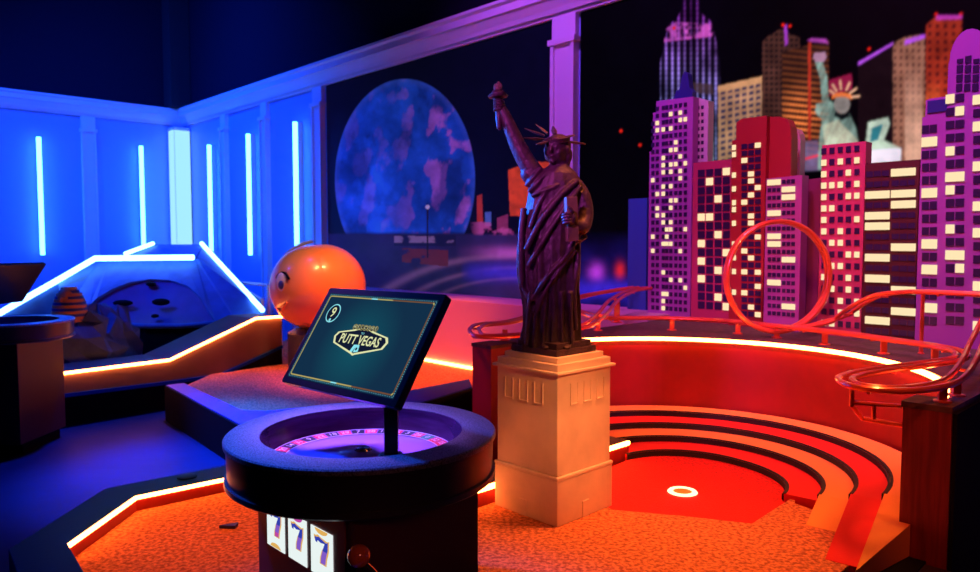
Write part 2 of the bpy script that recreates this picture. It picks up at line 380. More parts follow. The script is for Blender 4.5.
def paint2(x, y):
    col = np.zeros(x.shape+(3,)); col[:] = (.003, .003, .006)
    n1 = vnoise(x, y, 30, 21, 5); n3 = vnoise(x, y, 7, 24, 4)
    P_ = lambda q: paint_poly(x, y, q).astype(float)
    def grid(mask, c, d, px_, py_, wx=.5, wy=.5, sl=0.):
        nonlocal col
        col = mix(col, mask*(.7+.5*n3), c); yy = y-sl*x
        g = (((x % px_)/px_ < wx) & ((yy % py_)/py_ < wy)).astype(float); col = mix(col, mask*g, d)
    # deco tower with lit ribs
    tower = P_([(660,160),(660,62),(664,45),(668,24),(676,20),(682,8),(684,-30),(698,-30),(700,12),(712,22),(716,40),(720,60),(722,160)])
    ribs = (.5+.5*np.cos((x-660)*2*pi/6.2))**3; fade = sp(y, 20, 100)
    c1 = np.array((.42, .12, .60))*(1-fade[..., None])+np.array((.45, .5, .95))*fade[..., None]
    tc = c1*(ribs[..., None]*1.0+.06); tc *= (.25+.9*sp(n1, .3, .65)[..., None])*(.55+.45*((y % 5) > 1.6)[..., None]); tc = tc*(.35+.65*sp(np.abs(x-690), 3, 10))[..., None]
    col = col*(1-tower[..., None])+tc*tower[..., None]
    col = mix(col, P_([(664,30),(676,22),(712,24),(716,36),(664,42)])*.7*sp(n3,.4,.6), (.75,.2,.65))
    col = mix(col, P_([(690,82),(712,84),(714,95),(690,92)])*.8, (.10,.07,.06))
    col = mix(col, P_([(704,104),(712,102),(713,170),(704,170)]), (.75,.95,1.0))
    grid(P_([(691,100),(704,102),(704,162),(691,162)]), (.55,.45,.62), (.2,.15,.3), 3.2, 6, .5, .45)
    # beige hotel block
    grid(P_([(718,86),(762,76),(762,170),(718,170)]), (.50,.36,.20), (.05,.06,.12), 7, 6.2, .62, .5, -.2)
    col = mix(col, P_([(718,86),(762,76),(762,83),(718,93)]), (.6,.42,.2))
    # brown tower with glowing floors
    br = P_([(762,42),(768,36),(782,28),(790,34),(800,38),(800,170),(762,170)]); grid(br, (.13,.07,.05), (.03,.02,.02), 5, 5.5, .6, .5)
    br2 = P_([(782,52),(829,40),(829,170),(782,170)]); gl = np.exp(-((x-800)/22)**2-((y-118)/28)**2)
    col = mix(col, br2, (.05,.025,.02)); col = mix(col, br2*((((y-.1*x) % 6)/6) < .45)*(.12+.9*gl), (1.0,.42,.12))
    col = mix(col, P_([(807,40),(812,38),(826,39),(829,45),(826,43),(812,42)]), (.45,.12,.5)); col = mix(col, P_([(784,26),(787,24),(788,44),(785,46)]), (.4,.1,.6))
    col = mix(col, P_([(808,42),(811,42),(811,140),(808,140)]), (.5,.08,.04))
    col = mix(col, P_([(829,80),(852,73),(852,90),(829,96)]), (.32,.03,.10))
    # dark slanted roof block and lit tower
    col = mix(col, P_([(858,65),(895,45),(895,150),(858,150)]), (.02,.012,.015))
    t2 = P_([(893,43),(905,37),(925,34),(926,165),(893,165)]); lit = sp(y, 60, 140)
    grid(t2, (.34,.22,.13), (.10,.05,.04), 6, 7, .35, .5)
    col = mix(col, t2*lit*.6*((x > 905) & (x < 922)), (.85,.7,.45)); col = mix(col, P_([(858,62),(893,42),(893,45),(858,66)])+P_([(905,40),(925,34),(925,38),(905,45)]), (.45,.15,.75))
    t3 = P_([(926,25),(936,16),(962,16),(962,170),(926,170)]); grid(t3, (.38,.07,.03), (.12,.02,.02), 8, 8, .4, .5); col = mix(col, P_([(936,15),(962,15),(962,19),(936,20)]), (.55,.1,.5))
    col = mix(col, t3*sp(y, 80, 110)*.6*(x < 940), (.9,.3,.08))
    for rx_, ry_ in ((936,14),(961,14),(869,49),(783,25),(790,26),(674,28),(621,131),(640,145)):
        col = mix(col, (np.hypot(x-rx_, y-ry_) < 1.6).astype(float), (.9,.05,.02))
    # pale temple front
    gt = P_([(868,122),(888,117),(890,124),(884,140),(901,148),(901,170),(862,170),(866,140)]); col = mix(col, gt*(.6+.6*n3), (.55,.85,.6)); col = mix(col, P_([(864,150),(901,148),(901,162),(864,164)]), (.8,.95,.9)); col = mix(col, P_([(872,128),(883,124),(878,140),(870,142)]), (.05,.3,.3))
    # grey ramp between
    col = mix(col, P_([(797,142),(818,140),(820,170),(797,172)])*(.6+.5*n3), (.22,.2,.32)); col = mix(col, P_([(797,160),(820,154),(820,156),(797,162)]), (.8,.06,.1))
    # raised-arm robed figure, green floodlit
    gr = (.30,.55,.42); body = P_([(818,170),(819,140),(822,120),(815,112),(816,104),(822,102),(820,78),(815,62),(822,60),(827,76),(829,100),(836,104),(838,112),(850,114),(856,128),(860,150),(862,170)])
    col = mix(col, body*(.15+1.3*vnoise(x*2.2+y*.8, y*.7, 9, 33, 4)), gr); col = mix(col, P_([(836,108),(846,110),(850,116),(842,120),(834,116)]), (.01,.02,.02))
    col = mix(col, P_([(822,125),(838,120),(858,140),(858,150),(826,150)])*.45, (.8,.95,.6))
    col = mix(col, (((x-842)/8.)**2+((y-104)/10.)**2 < 1).astype(float)*(.7+.4*n3), (.36,.42,.34))
    col = mix(col, ((np.abs(x-841.5) < 10) & (np.abs(y-94.5-(x-841.5)**2*.03) < 2.2)).astype(float), (.85,.35,.10))
    for ex, ey in ((829,90),(832,84),(840,80),(850,82),(857,88),(860,96)):
        dx, dy = ex-842, ey-99; ln = math.hypot(dx, dy); pr = ((x-842)*dx+(y-99)*dy)/ln; pd = np.abs((x-842)*dy-(y-99)*dx)/ln
        col = mix(col, ((pr > 9) & (pr < ln) & (pd < 1.1)).astype(float), (.75,.62,.35))
    col = mix(col, P_([(813,58),(814,53),(825,52),(827,57),(824,62),(816,62)]), (.45,.35,.42))
    # street scene low left
    st = ((x < 640) & (y > 230)).astype(float); col = mix(col, st*sp(y, 230, 260)*(.3+.8*n1), (.03,.02,.22)); col = mix(col, st*np.exp(-((x-596)/8)**2-((y-272)/9)**2), (.55,.1,.75)); col = mix(col, st*np.exp(-((x-620)/5)**2-((y-270)/8)**2), (.8,.05,.08))
    col = mix(col, (st*np.exp(-((y-290)/9)**2))*.8, (.10,.06,.8))
    col = blur(col, 6)**1.3*(.5+.85*vnoise(x, y, 14, 51, 5)[..., None])
    return np.clip(col, 0, 1)
def tt(px, k=.02): return rc(W(px, 242, k))[0]
ZL = .93
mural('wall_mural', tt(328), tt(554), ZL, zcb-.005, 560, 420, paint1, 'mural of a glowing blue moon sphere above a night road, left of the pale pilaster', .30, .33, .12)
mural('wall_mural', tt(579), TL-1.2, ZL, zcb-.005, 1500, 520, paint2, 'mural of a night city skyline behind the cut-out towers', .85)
# wainscot ledge below the moon mural
b = MB(); b.rbox(tt(330), 10.44, .03, .60, 0, ZL); struct('trim_10', b, m_wains)

# ================================================================== DECK WITH CURVED WALL
ct, ck = 11.77, 2.217
RAD = [.38, .56, .74, .92, 1.08]; TE = 12.86
RR_ = [.47, .62, .745, .87, 1.06, 1.1]
def rad(r, q):
    w = max(0, math.cos(q))**2; xs = RAD+[1.1]
    return r+w*(np.interp(r, xs, RR_)-r)
def arc(r, a0=150, n=48, ext=0., clamp=TE, step=False):   # room-frame path from the left round the back to the right end
    pts = []
    a1 = -13.7
    for i in range(n+1):
        # angle measured from +t towards the wall (-k)
        q = math.radians(a0+(6-a0)*i/n)
        rq = rad(r, q); pts.append((ct+rq*math.cos(q), ck-rq*math.sin(q)))
    if ext > 0:
        e = pts[-1]; pts.append((e[0]+.21*ext, e[1]+.978*ext))
    return [(min(t, 12.745 if step and k > 2.13 else clamp), k) for t, k in pts]
def xy(pts): return [tuple(R(t, k))[:2] for t, k in pts]
DZ = .9
wallpath = arc(1.1, 178, 60, .62, 12.885)
# deck top
deck_in = arc(1.1, 178, 60, 0, 12.885); deck_in.append((12.86, 2.14))
poly = [(10.47, 2.24)] + deck_in + [(12.92, 2.14), (12.92, .62), (12.92, .03), (10.47, .03)]
b = MB(); b.prism(xy(poly), DZ-.05, DZ)
deck = root('curved_deck', R(11.7, 1.0, 0), 'raised deck with a curved red inner wall lit by a white-hot strip', 'deck')
build('deck_top', b, m_deck, deck)
b = MB(); b.strip(xy(arc(1.1, 178, 60, .02, 12.885)), .05, .3, DZ-.005, side=1); build('curved_wall', b, m_redwall, deck)
b = MB(); b.rbox(12.8855, 12.9, .03, 2.14, 0, DZ-.05); b.rbox(10.47, 10.49, .03, 2.24, 0, DZ-.05); build('outer_panel', b, m_black, deck)
ledp = arc(1.085, 172, 60, 0)
b = MB(); 
cut = [p for i, p in enumerate(ledp)]
b.strip(xy(cut[:54]), .018, DZ-.018, DZ+.003, side=0); build('led_strip', b, m_rimled, deck)
b = MB(); b.strip(xy(cut[56:60]), .018, DZ-.018, DZ+.003, side=0); build('led_strip', b, m_rimled, deck)
# end posts
pr_ = root('end_post', R(12.81, 2.25, 0), 'square red wooden post ending the curved wall on the right, under the coaster', 'post')
b = MB(); b.rbox(12.755, 12.918, 2.145, 2.31, 0, DZ-.022); build('post_body', b, [m_dkwood], pr_)
b = MB(); b.rbox(12.75, 12.92, 2.142, 2.315, DZ-.022, DZ); build('post_cap', b, m_deck, pr_)
b = MB(); b.rbox(12.921, 12.935, .1, 2.31, 0, DZ-.022); build('side_panel', b, m_black, pr_)
pl_ = root('end_post', R(10.52, 2.33, 0), 'red post ending the curved wall on the left, behind the pedestal', 'post')
b = MB(); b.rbox(10.44, 10.60, 2.245, 2.41, 0, DZ-.02); build('post_body', b, m_redwall, pl_)
b = MB(); b.rbox(10.435, 10.605, 2.243, 2.415, DZ-.02, DZ); build('post_cap', b, m_deck, pl_)
b = MB(); b.rbox(10.60, 10.615, 2.26, 2.40, DZ-.05, DZ-.03); 
# steps
ZB = .35
info = [(70, .0, m_treadred, 'red carpeted lowest step of the curved pit'), (92, .27, m_treadorg, 'orange carpeted second step of the curved pit'),
        (128, .56, m_treadred, 'red carpeted third step of the curved pit'), (165, .60, m_treadorg, 'orange carpeted top step against the curved red wall')]
for i, (a0, ext, mm, lab) in enumerate(info):
    ri, ro = RAD[i], RAD[i+1]; zt = ZB+.03*(i+1)
    a0 = [173, 175, 175, 176][i]
    inn = arc(ri+.004, a0, 40, ext+.001, step=True); out = arc(ro-.004, a0, 40, ext+.001, step=True)
    rt = root('carpeted_step', R(ct, ck-ri-.05, ZB-.04), lab, 'step', 'steps of the curved pit')
    b = MB(); n = len(inn); vs = []
    for z in (ZB-.04, zt):
        for p in (inn, out):
            for jj, q in enumerate(p): vs.append(R(q[0], q[1], ZB+.012 if (z > ZB and jj == len(p)-1 and ext > .1) else z))
    fs = []
    for j in range(n-1):
        fs += [(2*n+j, 2*n+j+1, 3*n+j+1, 3*n+j), (j, n+j, n+j+1, j+1), (j, j+1, 2*n+j+1, 2*n+j), (n+j, 3*n+j, 3*n+j+1, n+j+1)]
    fs += [(0, 2*n, 3*n, n), (n-1, 2*n-1, 4*n-1, 3*n-1)]
    b.add(vs, fs); build('step_carpet', b, mm, rt)
    b = MB(); rp = arc(ri, a0, 40, 0); b.strip(xy(rp), .006, ZB-.03, zt-.003, side=-1)
    build('riser', b, m_riser, rt)
    b = MB(); b.strip(xy(arc(ri+.007, a0, 40, 0)), .012, zt-.002, zt+.0025, side=0); build('black_edge_trim', b, m_riser, rt)
# ================================================================== FRONT BED
A1 = P(67, 545, .42); A2 = P(135, 497, .42); A3 = P(228, 478, .42); M1 = Vector((-.85, 3.62, 0)); M2 = Vector((-.12, 3.07, 0)); FL = P(97, 597, .42)
A0 = A1+(A1-A2).normalized()*0.0+Vector((.14,-.20,0))*1.0
bord = [Vector((p.x, p.y, 0)) for p in (FL, A1, A2, A3, M1, M2)]
LG0 = M2; LG1 = Vector((.30, 3.475, 0)); LG2 = Vector((.735, 3.89, 0))
# base platform under everything
def px2(px, py, z=ZB): p = P(px, py, z); return (p.x, p.y)
base_poly = [(FL.x, 2.50)]+[(p.x, p.y) for p in bord[1:]]+[(LG1.x, LG1.y), (LG2.x, LG2.y)]
rimp = xy(arc(1.09, 150, 30, .5, 12.86))
b = MB(); b.prism([(FL.x, FL.y)]+[(p.x, p.y) for p in bord[1:]]+[(LG2.x-.05, LG2.y+.02)]+[rimp[0]]+rimp+[tuple(R(12.71, 2.62))[:2], tuple(R(12.71, 2.90))[:2], (-.10, 2.385), (-.10, 2.62), (-.8, 2.62), (-.8, FL.y)], .0, ZB-.042)
bed = tag(build('bed_platform', b, m_black), 'dark low platform carrying the orange playing surface', 'platform')
# red pit floor
pit = [tuple(q) for q in xy(arc(RAD[0]-.003, 172, 36, .02))]
pit = pit+[px2(800, 505), px2(752, 531), px2(612, 517), (.40, 3.30), (.38, 3.46)]
b = MB(); b.prism(pit, ZB-.04, ZB); tag(build('pit_carpet', b, m_redcarpet), 'bright red carpet around the hole in the curved pit', 'carpet')
# orange carpet
oc = [(FL.x, FL.y)]+[(p.x, p.y) for p in bord[1:4]]+[(M1.x, M1.y-.02), (M2.x, M2.y-.02), (LG1.x-.02, LG1.y-.03), (.37, 3.44), px2(612, 512), px2(680, 518), px2(752, 526), px2(775, 511), px2(797, 497), tuple(R(12.30, 2.20))[:2], tuple(R(12.71, 2.30))[:2], tuple(R(12.71, 2.92))[:2], (-.10, 2.385), (-.10, 2.62), (-.8, 2.62), (-.8, FL.y)]
b = MB(); b.prism(oc, ZB-.04, ZB+.010); tag(build('orange_carpet', b, m_carpet), 'rough orange carpet of the playing lane around the stone pedestal', 'carpet')
# border with LED
br = root('lane_border', (A2.x, A2.y, 0), 'angled dark lane border with a glowing orange strip, left of the foreground stand', 'border')
b = MB(); bp = [(p.x, p.y) for p in bord[:5]]; b.strip(bp, .17, 0, .43, side=1); build('border_board', b, m_bluetop, br, bevel=.004)
b = MB(); b.strip(bp, .006, .34, .409, side=-1); build('inner_face', b, m_redwall, br)
b = MB(); b.strip(bp[1:], .012, .410, .424, side=-1); build('led_strip', b, m_orgled, br)
lg = root('low_ledge', (LG1.x, LG1.y, 0), 'low dark ledge with an orange light strip passing behind the pedestal', 'ledge')
b = MB(); lp = [(LG0.x, LG0.y), (LG2.x, LG2.y)]; b.strip(lp, .14, ZB-.35, .445, side=1); build('ledge_top', b, m_deck, lg)
b = MB(); b.strip(lp, .006, ZB-.03, .422, side=-1); build('ledge_face', b, m_redwall, lg)
b = MB(); b.strip(lp, .014, .423, .443, side=-1); build('led_strip', b, m_orgled, lg)
# platform front right
b = MB(); b.rbox(12.72, 13.9, 2.32, 3.4, 0, .30); tag(build('dark_platform', b, m_border), 'dark platform at the foot of the right red post', 'platform')
# cup
cp = P(682.5, 492, ZB+.004)
cup = root('golf_cup', cp, 'golf hole with a glowing white ring in the red carpet', 'golf hole')
b = MB(); b.lathe(cp, [(.043, .002), (.043, .006), (.064, .006), (.068, .001), (.043, .001)], 40); build('glowing_ring', b, m_cupring, cup)
b = MB(); b.lathe(cp, [(0, .0005), (.042, .0005), (.042, .003), (0, .003)], 32); build('cup_disc', b, m_treadorg, cup)
# tee marker and border disc
q = P(229, 527, ZB+.012); b = MB(); b.prism([(q.x-.035,q.y-.012),(q.x+.03,q.y-.018),(q.x+.03,q.y+.022)], q.z-.001, q.z+.012); tag(build('tee_marker', b, m_navy), 'small dark blue triangular tee marker on the orange carpet', 'marker')
q = P(187, 477, .43); b = MB(); b.lathe((q.x,q.y,.43), [(0,0),(.043,0),(.043,.006),(.038,.008),(0,.008)], 28); tag(build('round_cap', b, m_bluetop), 'flat round cap lying on the angled lane border', 'disc')

# ================================================================== PEDESTAL + STATUE
fc = P(557, 530, ZB); tf, kf = rc(fc); SD = .355
pt0, pt1, pk0, pk1 = tf-SD, tf, kf-SD, kf        # front corner = (tf,kf)
pc = R((pt0+pt1)/2, (pk0+pk1)/2, ZB+.01)
ped = root('stone_pedestal', pc, 'square pale stone pedestal under the bronze statue', 'pedestal')
def sq(b, z0, z1, g, mi=0, cham=0): b.rbox(pt0-g, pt1+g, pk0-g, pk1+g, z0, z1, mi)
b = MB(); sq(b, ZB+.01, .545, .002); b.rbox(pt0-.004, pt1+.004, pk0-.004, pk1+.004, .545, .560); build('lower_block', b, m_stone, ped, bevel=.004)
b = MB(); sq(b, .560, .972, -.006); o = build('upper_block', b, m_stone, ped, bevel=.004)
b = MB(); sq(b, .972, .984, .010); sq(b, .984, 1.012, -.006); build('cornice', b, m_stone, ped, bevel=.003)
b = MB(); sq(b, 1.012, 1.035, -.028); build('top_slab', b, m_stone, ped, bevel=.003)
for f in range(2):
    for i in range(3):
        b = MB(); c_ = .075+i*.085; w = .024
        # raised jambs and sill of each blind slot
        for (s0, s1, z0, z1) in ((c_-w, c_-w+.006, .84, .93), (c_+w, c_+w+.004, .84, .93), (c_-w, c_+w, .84, .846)):
            if f == 0: b.rbox(pt1-.0065, pt1-.001, pk0+s0, pk0+s1, z0, z1)
            else: b.rbox(pt0+s0, pt0+s1, pk1-.0065, pk1-.001, z0, z1)
        build('blind_slot', b, m_stone, ped)
for f in range(2):
    b = MB()
    if f == 0: b.rbox(pt1+.002, pt1+.006, pk0+.16, pk0+.20, ZB+.012, .43)
    else: b.rbox(pt0+.15, pt0+.19, pk1+.002, pk1+.006, ZB+.012, .43)
    build('blind_door', b, m_stone, ped)

st_c = Vector((pc.x, pc.y, 1.035))
stat = root('bronze_statue', st_c, 'dark bronze robed figure raising a torch, with spiked crown and tablet, on the pedestal', 'statue')
YS = pc.y
def s3(px, py, dy=0.):        # statue point from its silhouette, dy towards the back
    return Q(px, py, YS+dy)
K = YS/F
b = MB(); b.rbox((pt0+pt1)/2-.128, (pt0+pt1)/2+.128, (pk0+pk1)/2-.128, (pk0+pk1)/2+.128, 1.035, 1.06); b.rbox((pt0+pt1)/2-.112, (pt0+pt1)/2+.112, (pk0+pk1)/2-.112, (pk0+pk1)/2+.112, 1.06, 1.085); build('plinth', b, m_bronze, stat, bevel=.003)
# body: one continuous figure
b = MB()
secs = [ # y(px), xl, xr, depth half (m), fold amplitude
 (349,520,582,.098,.10),(340,521,581,.096,.11),(325,524,580,.092,.12),(305,524,580,.092,.12),(288,521,579,.092,.10),(270,520,580,.090,.08),(250,520,580,.088,.06),(235,522,580,.084,.05),
 (220,524,580,.080,.05),(205,527,582,.076,.04),(192,529,583,.072,.03),(182,531,581,.066,.03),(174,536,577,.056,.02),(168,545,571,.04,.0),(163,552,567,.026,0)]
vs = []; SEG = 72
for (y_, xl, xr, dp, am) in secs:
    cx_ = (xl+xr)/2; c0 = s3(cx_, y_); rx_ = (xr-xl)/2*K
    for j in range(SEG):
        q = 2*pi*j/SEG
        fo = 1+am*(.55*math.cos(11*q+y_*.012)+.45*math.cos(17*q-y_*.02+1)+.3*math.cos(29*q+.6))
        cc, ss = math.cos(q), math.sin(q)
        vs.append(Vector((c0.x+rx_*cc*fo, c0.y+dp*ss*fo, c0.z)))
n = len(secs)
fs = [(i*SEG+j, i*SEG+(j+1)%SEG, (i+1)*SEG+(j+1)%SEG, (i+1)*SEG+j) for i in range(n-1) for j in range(SEG)]
fs += [list(range(SEG))[::-1], [(n-1)*SEG+j for j in range(SEG)]]
b.add(vs, fs)
# diagonal mantle folds over the chest and hip
def fold(pts, r, rs=None): b.tube(smooth_path([s3(*p) for p in pts], 6), r, 8, rs=rs)
fold([(578,180,-.05),(560,196,-.078),(540,222,-.088),(526,250,-.085)], .012)
fold([(581,186,-.05),(566,206,-.082),(546,236,-.092),(528,266,-.09)], .010)
fold([(560,172,-.03),(548,188,-.06),(538,206,-.07),(530,228,-.07)], .010)
fold([(570,176,-.03),(556,186,-.066),(540,192,-.066),(531,196,-.05)], .008)
fold([(578,238,-.06),(566,256,-.095),(548,276,-.10),(532,300,-.09)], .010)
fold([(576,250,-.07),(560,270,-.1),(545,292,-.10),(535,318,-.092)], .008)
fold([(524,208,-.04),(521,235,-.05),(521,262,-.055),(522,287,-.05)], .014)
fold([(526,215,-.02),(520,245,-.02),(519,268,-.02),(521,286,-.02)], .012)
fold([(522,286,-.045),(530,300,-.07),(533,312,-.085)], .010)
fold([(577,236,-.05),(578,262,-.06),(574,290,-.07),(576,330,-.075)], .011)
for x0, x1 in ((530,526),(538,534),(546,543),(554,552),(562,562),(570,572)):
    fold([(x0,292,-.088),((x0+x1)/2,318,-.094),(x1,345,-.10)], .009)
# raised arm (viewer's left) bare and tapering, with gathered sleeve
b.tube(smooth_path([s3(541,183), s3(529,166), s3(519,148), s3(511,130), s3(505,116), s3(501,108)], 6), 0, 14, rs=[.046-.026*i/30 for i in range(31)])
b.ball(s3(537,180), .052, .05, .05); b.ball(s3(530,174), .042, .042, .04)
fold([(548,172,-.035),(538,182,-.05),(529,192,-.035)], .012); fold([(541,168,-.03),(533,178,-.045),(526,186,-.02)], .010)
# neck, head
b.tube([s3(559,176), s3(559,166), s3(558,158)], .030, 14)
HR = Matrix.Rotation(math.radians(-28), 3, 'Z')       # face turned to the viewer's left
hc = s3(556.5, 150); fwd = HR @ Vector((0,-1,0)); sd = HR @ Vector((1,0,0))
def hp(x, f, z): return hc + sd*x + fwd*f + Vector((0,0,z))
b.ball(hc, .050, .056, .066, rot=HR); b.ball(hp(0,.012,-.030), .036, .040, .036, rot=HR)
b.ball(hp(0,.044,-.052), .013, .012, .011)                                  # chin
b.tube([hp(0,.052,.018), hp(0,.064,-.010), hp(0,.058,-.014)], 0, 8, rs=[.006,.009,.007])      # nose
b.tube([hp(-.030,.042,.020), hp(-.014,.053,.023), hp(0,.053,.020), hp(.014,.053,.023), hp(.030,.042,.020)], .006, 8)   # brow
for s_ in (-1, 1): b.ball(hp(s_*.018,.049,.009), .009, .006, .0055, rot=HR); b.ball(hp(s_*.027,.036,-.014), .013, .012, .014); b.ball(hp(s_*.050,.0,.0), .008, .012, .016, rot=HR)
b.ball(hp(0,.052,-.029), .014, .008, .0045, rot=HR); b.ball(hp(0,.050,-.037), .011, .008, .0045, rot=HR)     # lips
# hair
b.ball(hp(0,-.022,.018), .055, .052, .052, rot=HR); b.ball(hp(0,-.055,-.018), .036, .030, .036, rot=HR); b.ball(hp(.042,-.022,-.022), .020, .022, .034); b.ball(hp(.036,-.030,-.052), .015, .015, .022)
for i in range(7): b.ball(hp(-.042+.014*i, .040-abs(i-3)*.007, .040), .011)
b.ball(hp(-.046,-.010,-.012), .014, .022, .03)
# bent arm with wide sleeve holding the tablet
b.tube(smooth_path([s3(575,184), s3(582,196,-.01), s3(585,212,-.02), s3(583,225,-.05), s3(579,227,-.085), s3(572,223,-.115)], 6), 0, 14, rs=[.032+.004*math.sin(pi*min(1,i/22)) if i < 22 else .032-.0016*(i-22) for i in range(31)])
b.tube([s3(578,228,-.09), s3(571,220,-.125)], 0, 12, rs=[.022,.016])
b.ball(s3(583,222,-.03), .034, .045, .036)
fold([(581,192,-.04),(587,210,-.045),(586,228,-.07)], .009); fold([(588,212,-.01),(588,226,-.02),(582,235,-.05)], .010)
fold([(586,236,-.05),(580,240,-.08),(574,236,-.1)], .010)
# feet under the hem
b.ball(s3(545,347,-.105), .022, .036, .012); b.ball(s3(566,347,-.105), .022, .036, .012)
tmp = build('body', b, m_bronze, stat)
md = tmp.modifiers.new('r', 'REMESH'); md.mode = 'VOXEL'; md.voxel_size = .0042; md.use_smooth_shade = True
ms = tmp.modifiers.new('s', 'SMOOTH'); ms.factor = .5; ms.iterations = 2
dg = bpy.context.evaluated_depsgraph_get(); me2 = bpy.data.meshes.new_from_object(tmp.evaluated_get(dg)); tmp.modifiers.clear(); tmp.data = me2
me2.polygons.foreach_set('use_smooth', [True]*len(me2.polygons))
# hands as fingers
def hand(name, palm, pr, fingers, thumb):
    b = MB(); b.ball(palm, *pr)
    for f in fingers+[thumb]: b.tube(smooth_path([Vector(p) for p in f], 3), 0, 8, rs=[.0085-.003*i/(3*(len(f)-1)) for i in range(3*(len(f)-1)+1)])
    for f in fingers+[thumb]: b.ball(f[-1], .0058, u=8, v=6)
    return build(name, b, m_bronze, stat)
hh = s3(500.5, 106); hx = s3(498.5, 106)
fing = []
for i in range(4):
    z = .016-.0105*i; c0 = hx+Vector((0,0,z)); rr_ = .017-.0005*i
    fing.append([hh+Vector((.010,.004,z)), c0+Vector((rr_*.9,-.014,.001)), c0+Vector((-.002,-rr_-.005,0)), c0+Vector((-rr_,-.010,0)), c0+Vector((-rr_+.001,.004+.002*i,-.001))])
hand('torch_hand', hh+Vector((.008,.006,-.004)), (.014,.016,.024), fing, [hh+Vector((.004,.012,-.012)), hh+Vector((-.010,.018,.004)), hh+Vector((-.020,.010,.018))])
tb = s3(572, 219, -.135); lh = s3(568.5, 217, -.14)
fing = [[lh+Vector((.016,.0,.012-.0115*i)), lh+Vector((.002,-.014,.014-.0115*i)), lh+Vector((-.014,-.013,.013-.0118*i)), lh+Vector((-.026+abs(i-1)*.003,-.001,.010-.0118*i))] for i in range(4)]
hand('tablet_hand', lh+Vector((.014,-.002,-.004)), (.016,.012,.024), fing, [lh+Vector((.016,0,.014)), lh+Vector((.010,-.012,.030)), lh+Vector((-.002,-.014,.040))])
# tablet
tR = Matrix.Rotation(math.radians(24), 3, 'Z') @ Matrix.Rotation(math.radians(-3), 3, 'Y')
tcn = s3(571.5, 219, -.122); b = MB(); hx_, hy_, hz_ = .026, .012, .090
b.hexa([tcn+tR@Vector((x,y,z)) for z in (-hz_, hz_) for x, y in ((-hx_,-hy_),(hx_,-hy_),(hx_,hy_),(-hx_,hy_))]); build('tablet', b, m_tablet, stat, bevel=.003)
# crown
b = MB(); kc = hp(0,-.002,.036); tip = HR @ Matrix.Rotation(math.radians(14), 3, 'X')
vs = []; prof_ = [(.050,-.006),(.058,-.004),(.062,.014),(.056,.016),(.050,.012)]
for j in range(40):
    q = 2*pi*j/40
    for r__, z in prof_: vs.append(kc + tip@Vector((r__*math.cos(q)*.94, r__*math.sin(q), z)))
b.add(vs, [(j*5+i, ((j+1)%40)*5+i, ((j+1)%40)*5+(i+1)%5, j*5+(i+1)%5) for j in range(40) for i in range(5)], 0, True)
crown_o = build('crown', b, m_bronze, stat)
cc0 = s3(556, 140)
for dx, dz, dy in ((-31,12,.02),(-33,1,-.03),(-19,18,.07),(-1,17,.10),(21,8,.09),(30,-3,.03),(-21,-7,-.09)):
    e = cc0+Vector((dx*K, dy, dz*K)); d = (e-cc0); s0 = cc0+d.normalized()*.052; b = MB()
    d.normalize(); x = d.cross(Vector((0,0,1))).normalized(); y = d.cross(x); mid = s0+(e-s0)*.45
    vs = []
    for p, w in ((s0,.010),(mid,.0125),(e,.004)):
        vs += [p-x*w, p-y*w*.5, p+x*w, p+y*w*.5]
    b.add(vs, [(i, (i+1)%4, 4+(i+1)%4, 4+i) for i in range(4)]+[(4+i, 4+(i+1)%4, 8+(i+1)%4, 8+i) for i in range(4)]+[(3,2,1,0),(8,9,10,11)])
    build('crown_ray', b, m_bronze, crown_o)
# torch
t0 = s3(499.5, 130); t1 = s3(497.5, 84); ax = (t1-t0)
b = MB()
tp = [(.0,.004),(.03,.010),(.10,.013),(.35,.015),(.50,.014),(.60,.015),(.68,.022),(.705,.030),(.71,.040),(.75,.043),(.755,.036),(.79,.036),(.80,.030),(.86,.022),(.865,.0)]
b.tube([t0+ax*f for f, _ in tp], 0, 20, rs=[r for _, r in tp]); torch = build('torch', b, m_bronze, stat)
b = MB()
b.ball(t0+ax*.90, .017, .017, .018); b.ball(t0+ax*.97+Vector((.004,0,0)), .011, .011, .016); b.ball(t0+ax*.93+Vector((-.009,.004,0)), .009, .009, .016); b.ball(t0+ax*.94+Vector((.011,-.004,0)), .008, .008, .015)
build('flame', b, m_tablet, torch)

# ================================================================== COASTER
co = root('toy_coaster', R(11.7, 1.2, DZ), 'red twin-tube toy coaster with a vertical loop running round the deck', 'coaster')
def track(pts, g=.028, r=.0125, closed=False, n=8):
    path = smooth_path([P(*p) for p in pts], n, closed)
    L_, R_ = [], []; N_ = len(path)
    for i in range(N_):
        a = path[(i-1)%N_] if closed or i else path[i]; c_ = path[(i+1)%N_] if closed or i < N_-1 else path[i]
        t = (c_-a); t.z = 0; t.normalize(); nn = Vector((-t.y, t.x, 0)); L_.append(path[i]+nn*g); R_.append(path[i]-nn*g)
    for q in (L_, R_):
        b = MB(); b.tube(q, r, 10, closed=closed); build('rail', b, m_rail, co)
    for i in range(6, N_-3, 14):
        b = MB(); t = (path[min(i+1,N_-1)]-path[i-1]).normalized(); b.tube([L_[i]-Vector((0,0,r*1.2)), R_[i]-Vector((0,0,r*1.2))], .006, 8); build('cross_tie', b, m_rail, co)
    return path
def lift(px, py, z): return (px, py, z)
# left loop: over the left post, behind the statue, up to its crest and back
track([(474,330,.975),(482,336,.975),(521,335,.975),(577,328,1.0),(599,317,1.04),(613,301,1.09),(631,291,1.12),(652,287.5,1.13)])
track([(474,330,.975),(482,325,.975),(522,319,.985),(577,298,1.05),(617,290,1.10),(652,285.5,1.13)])
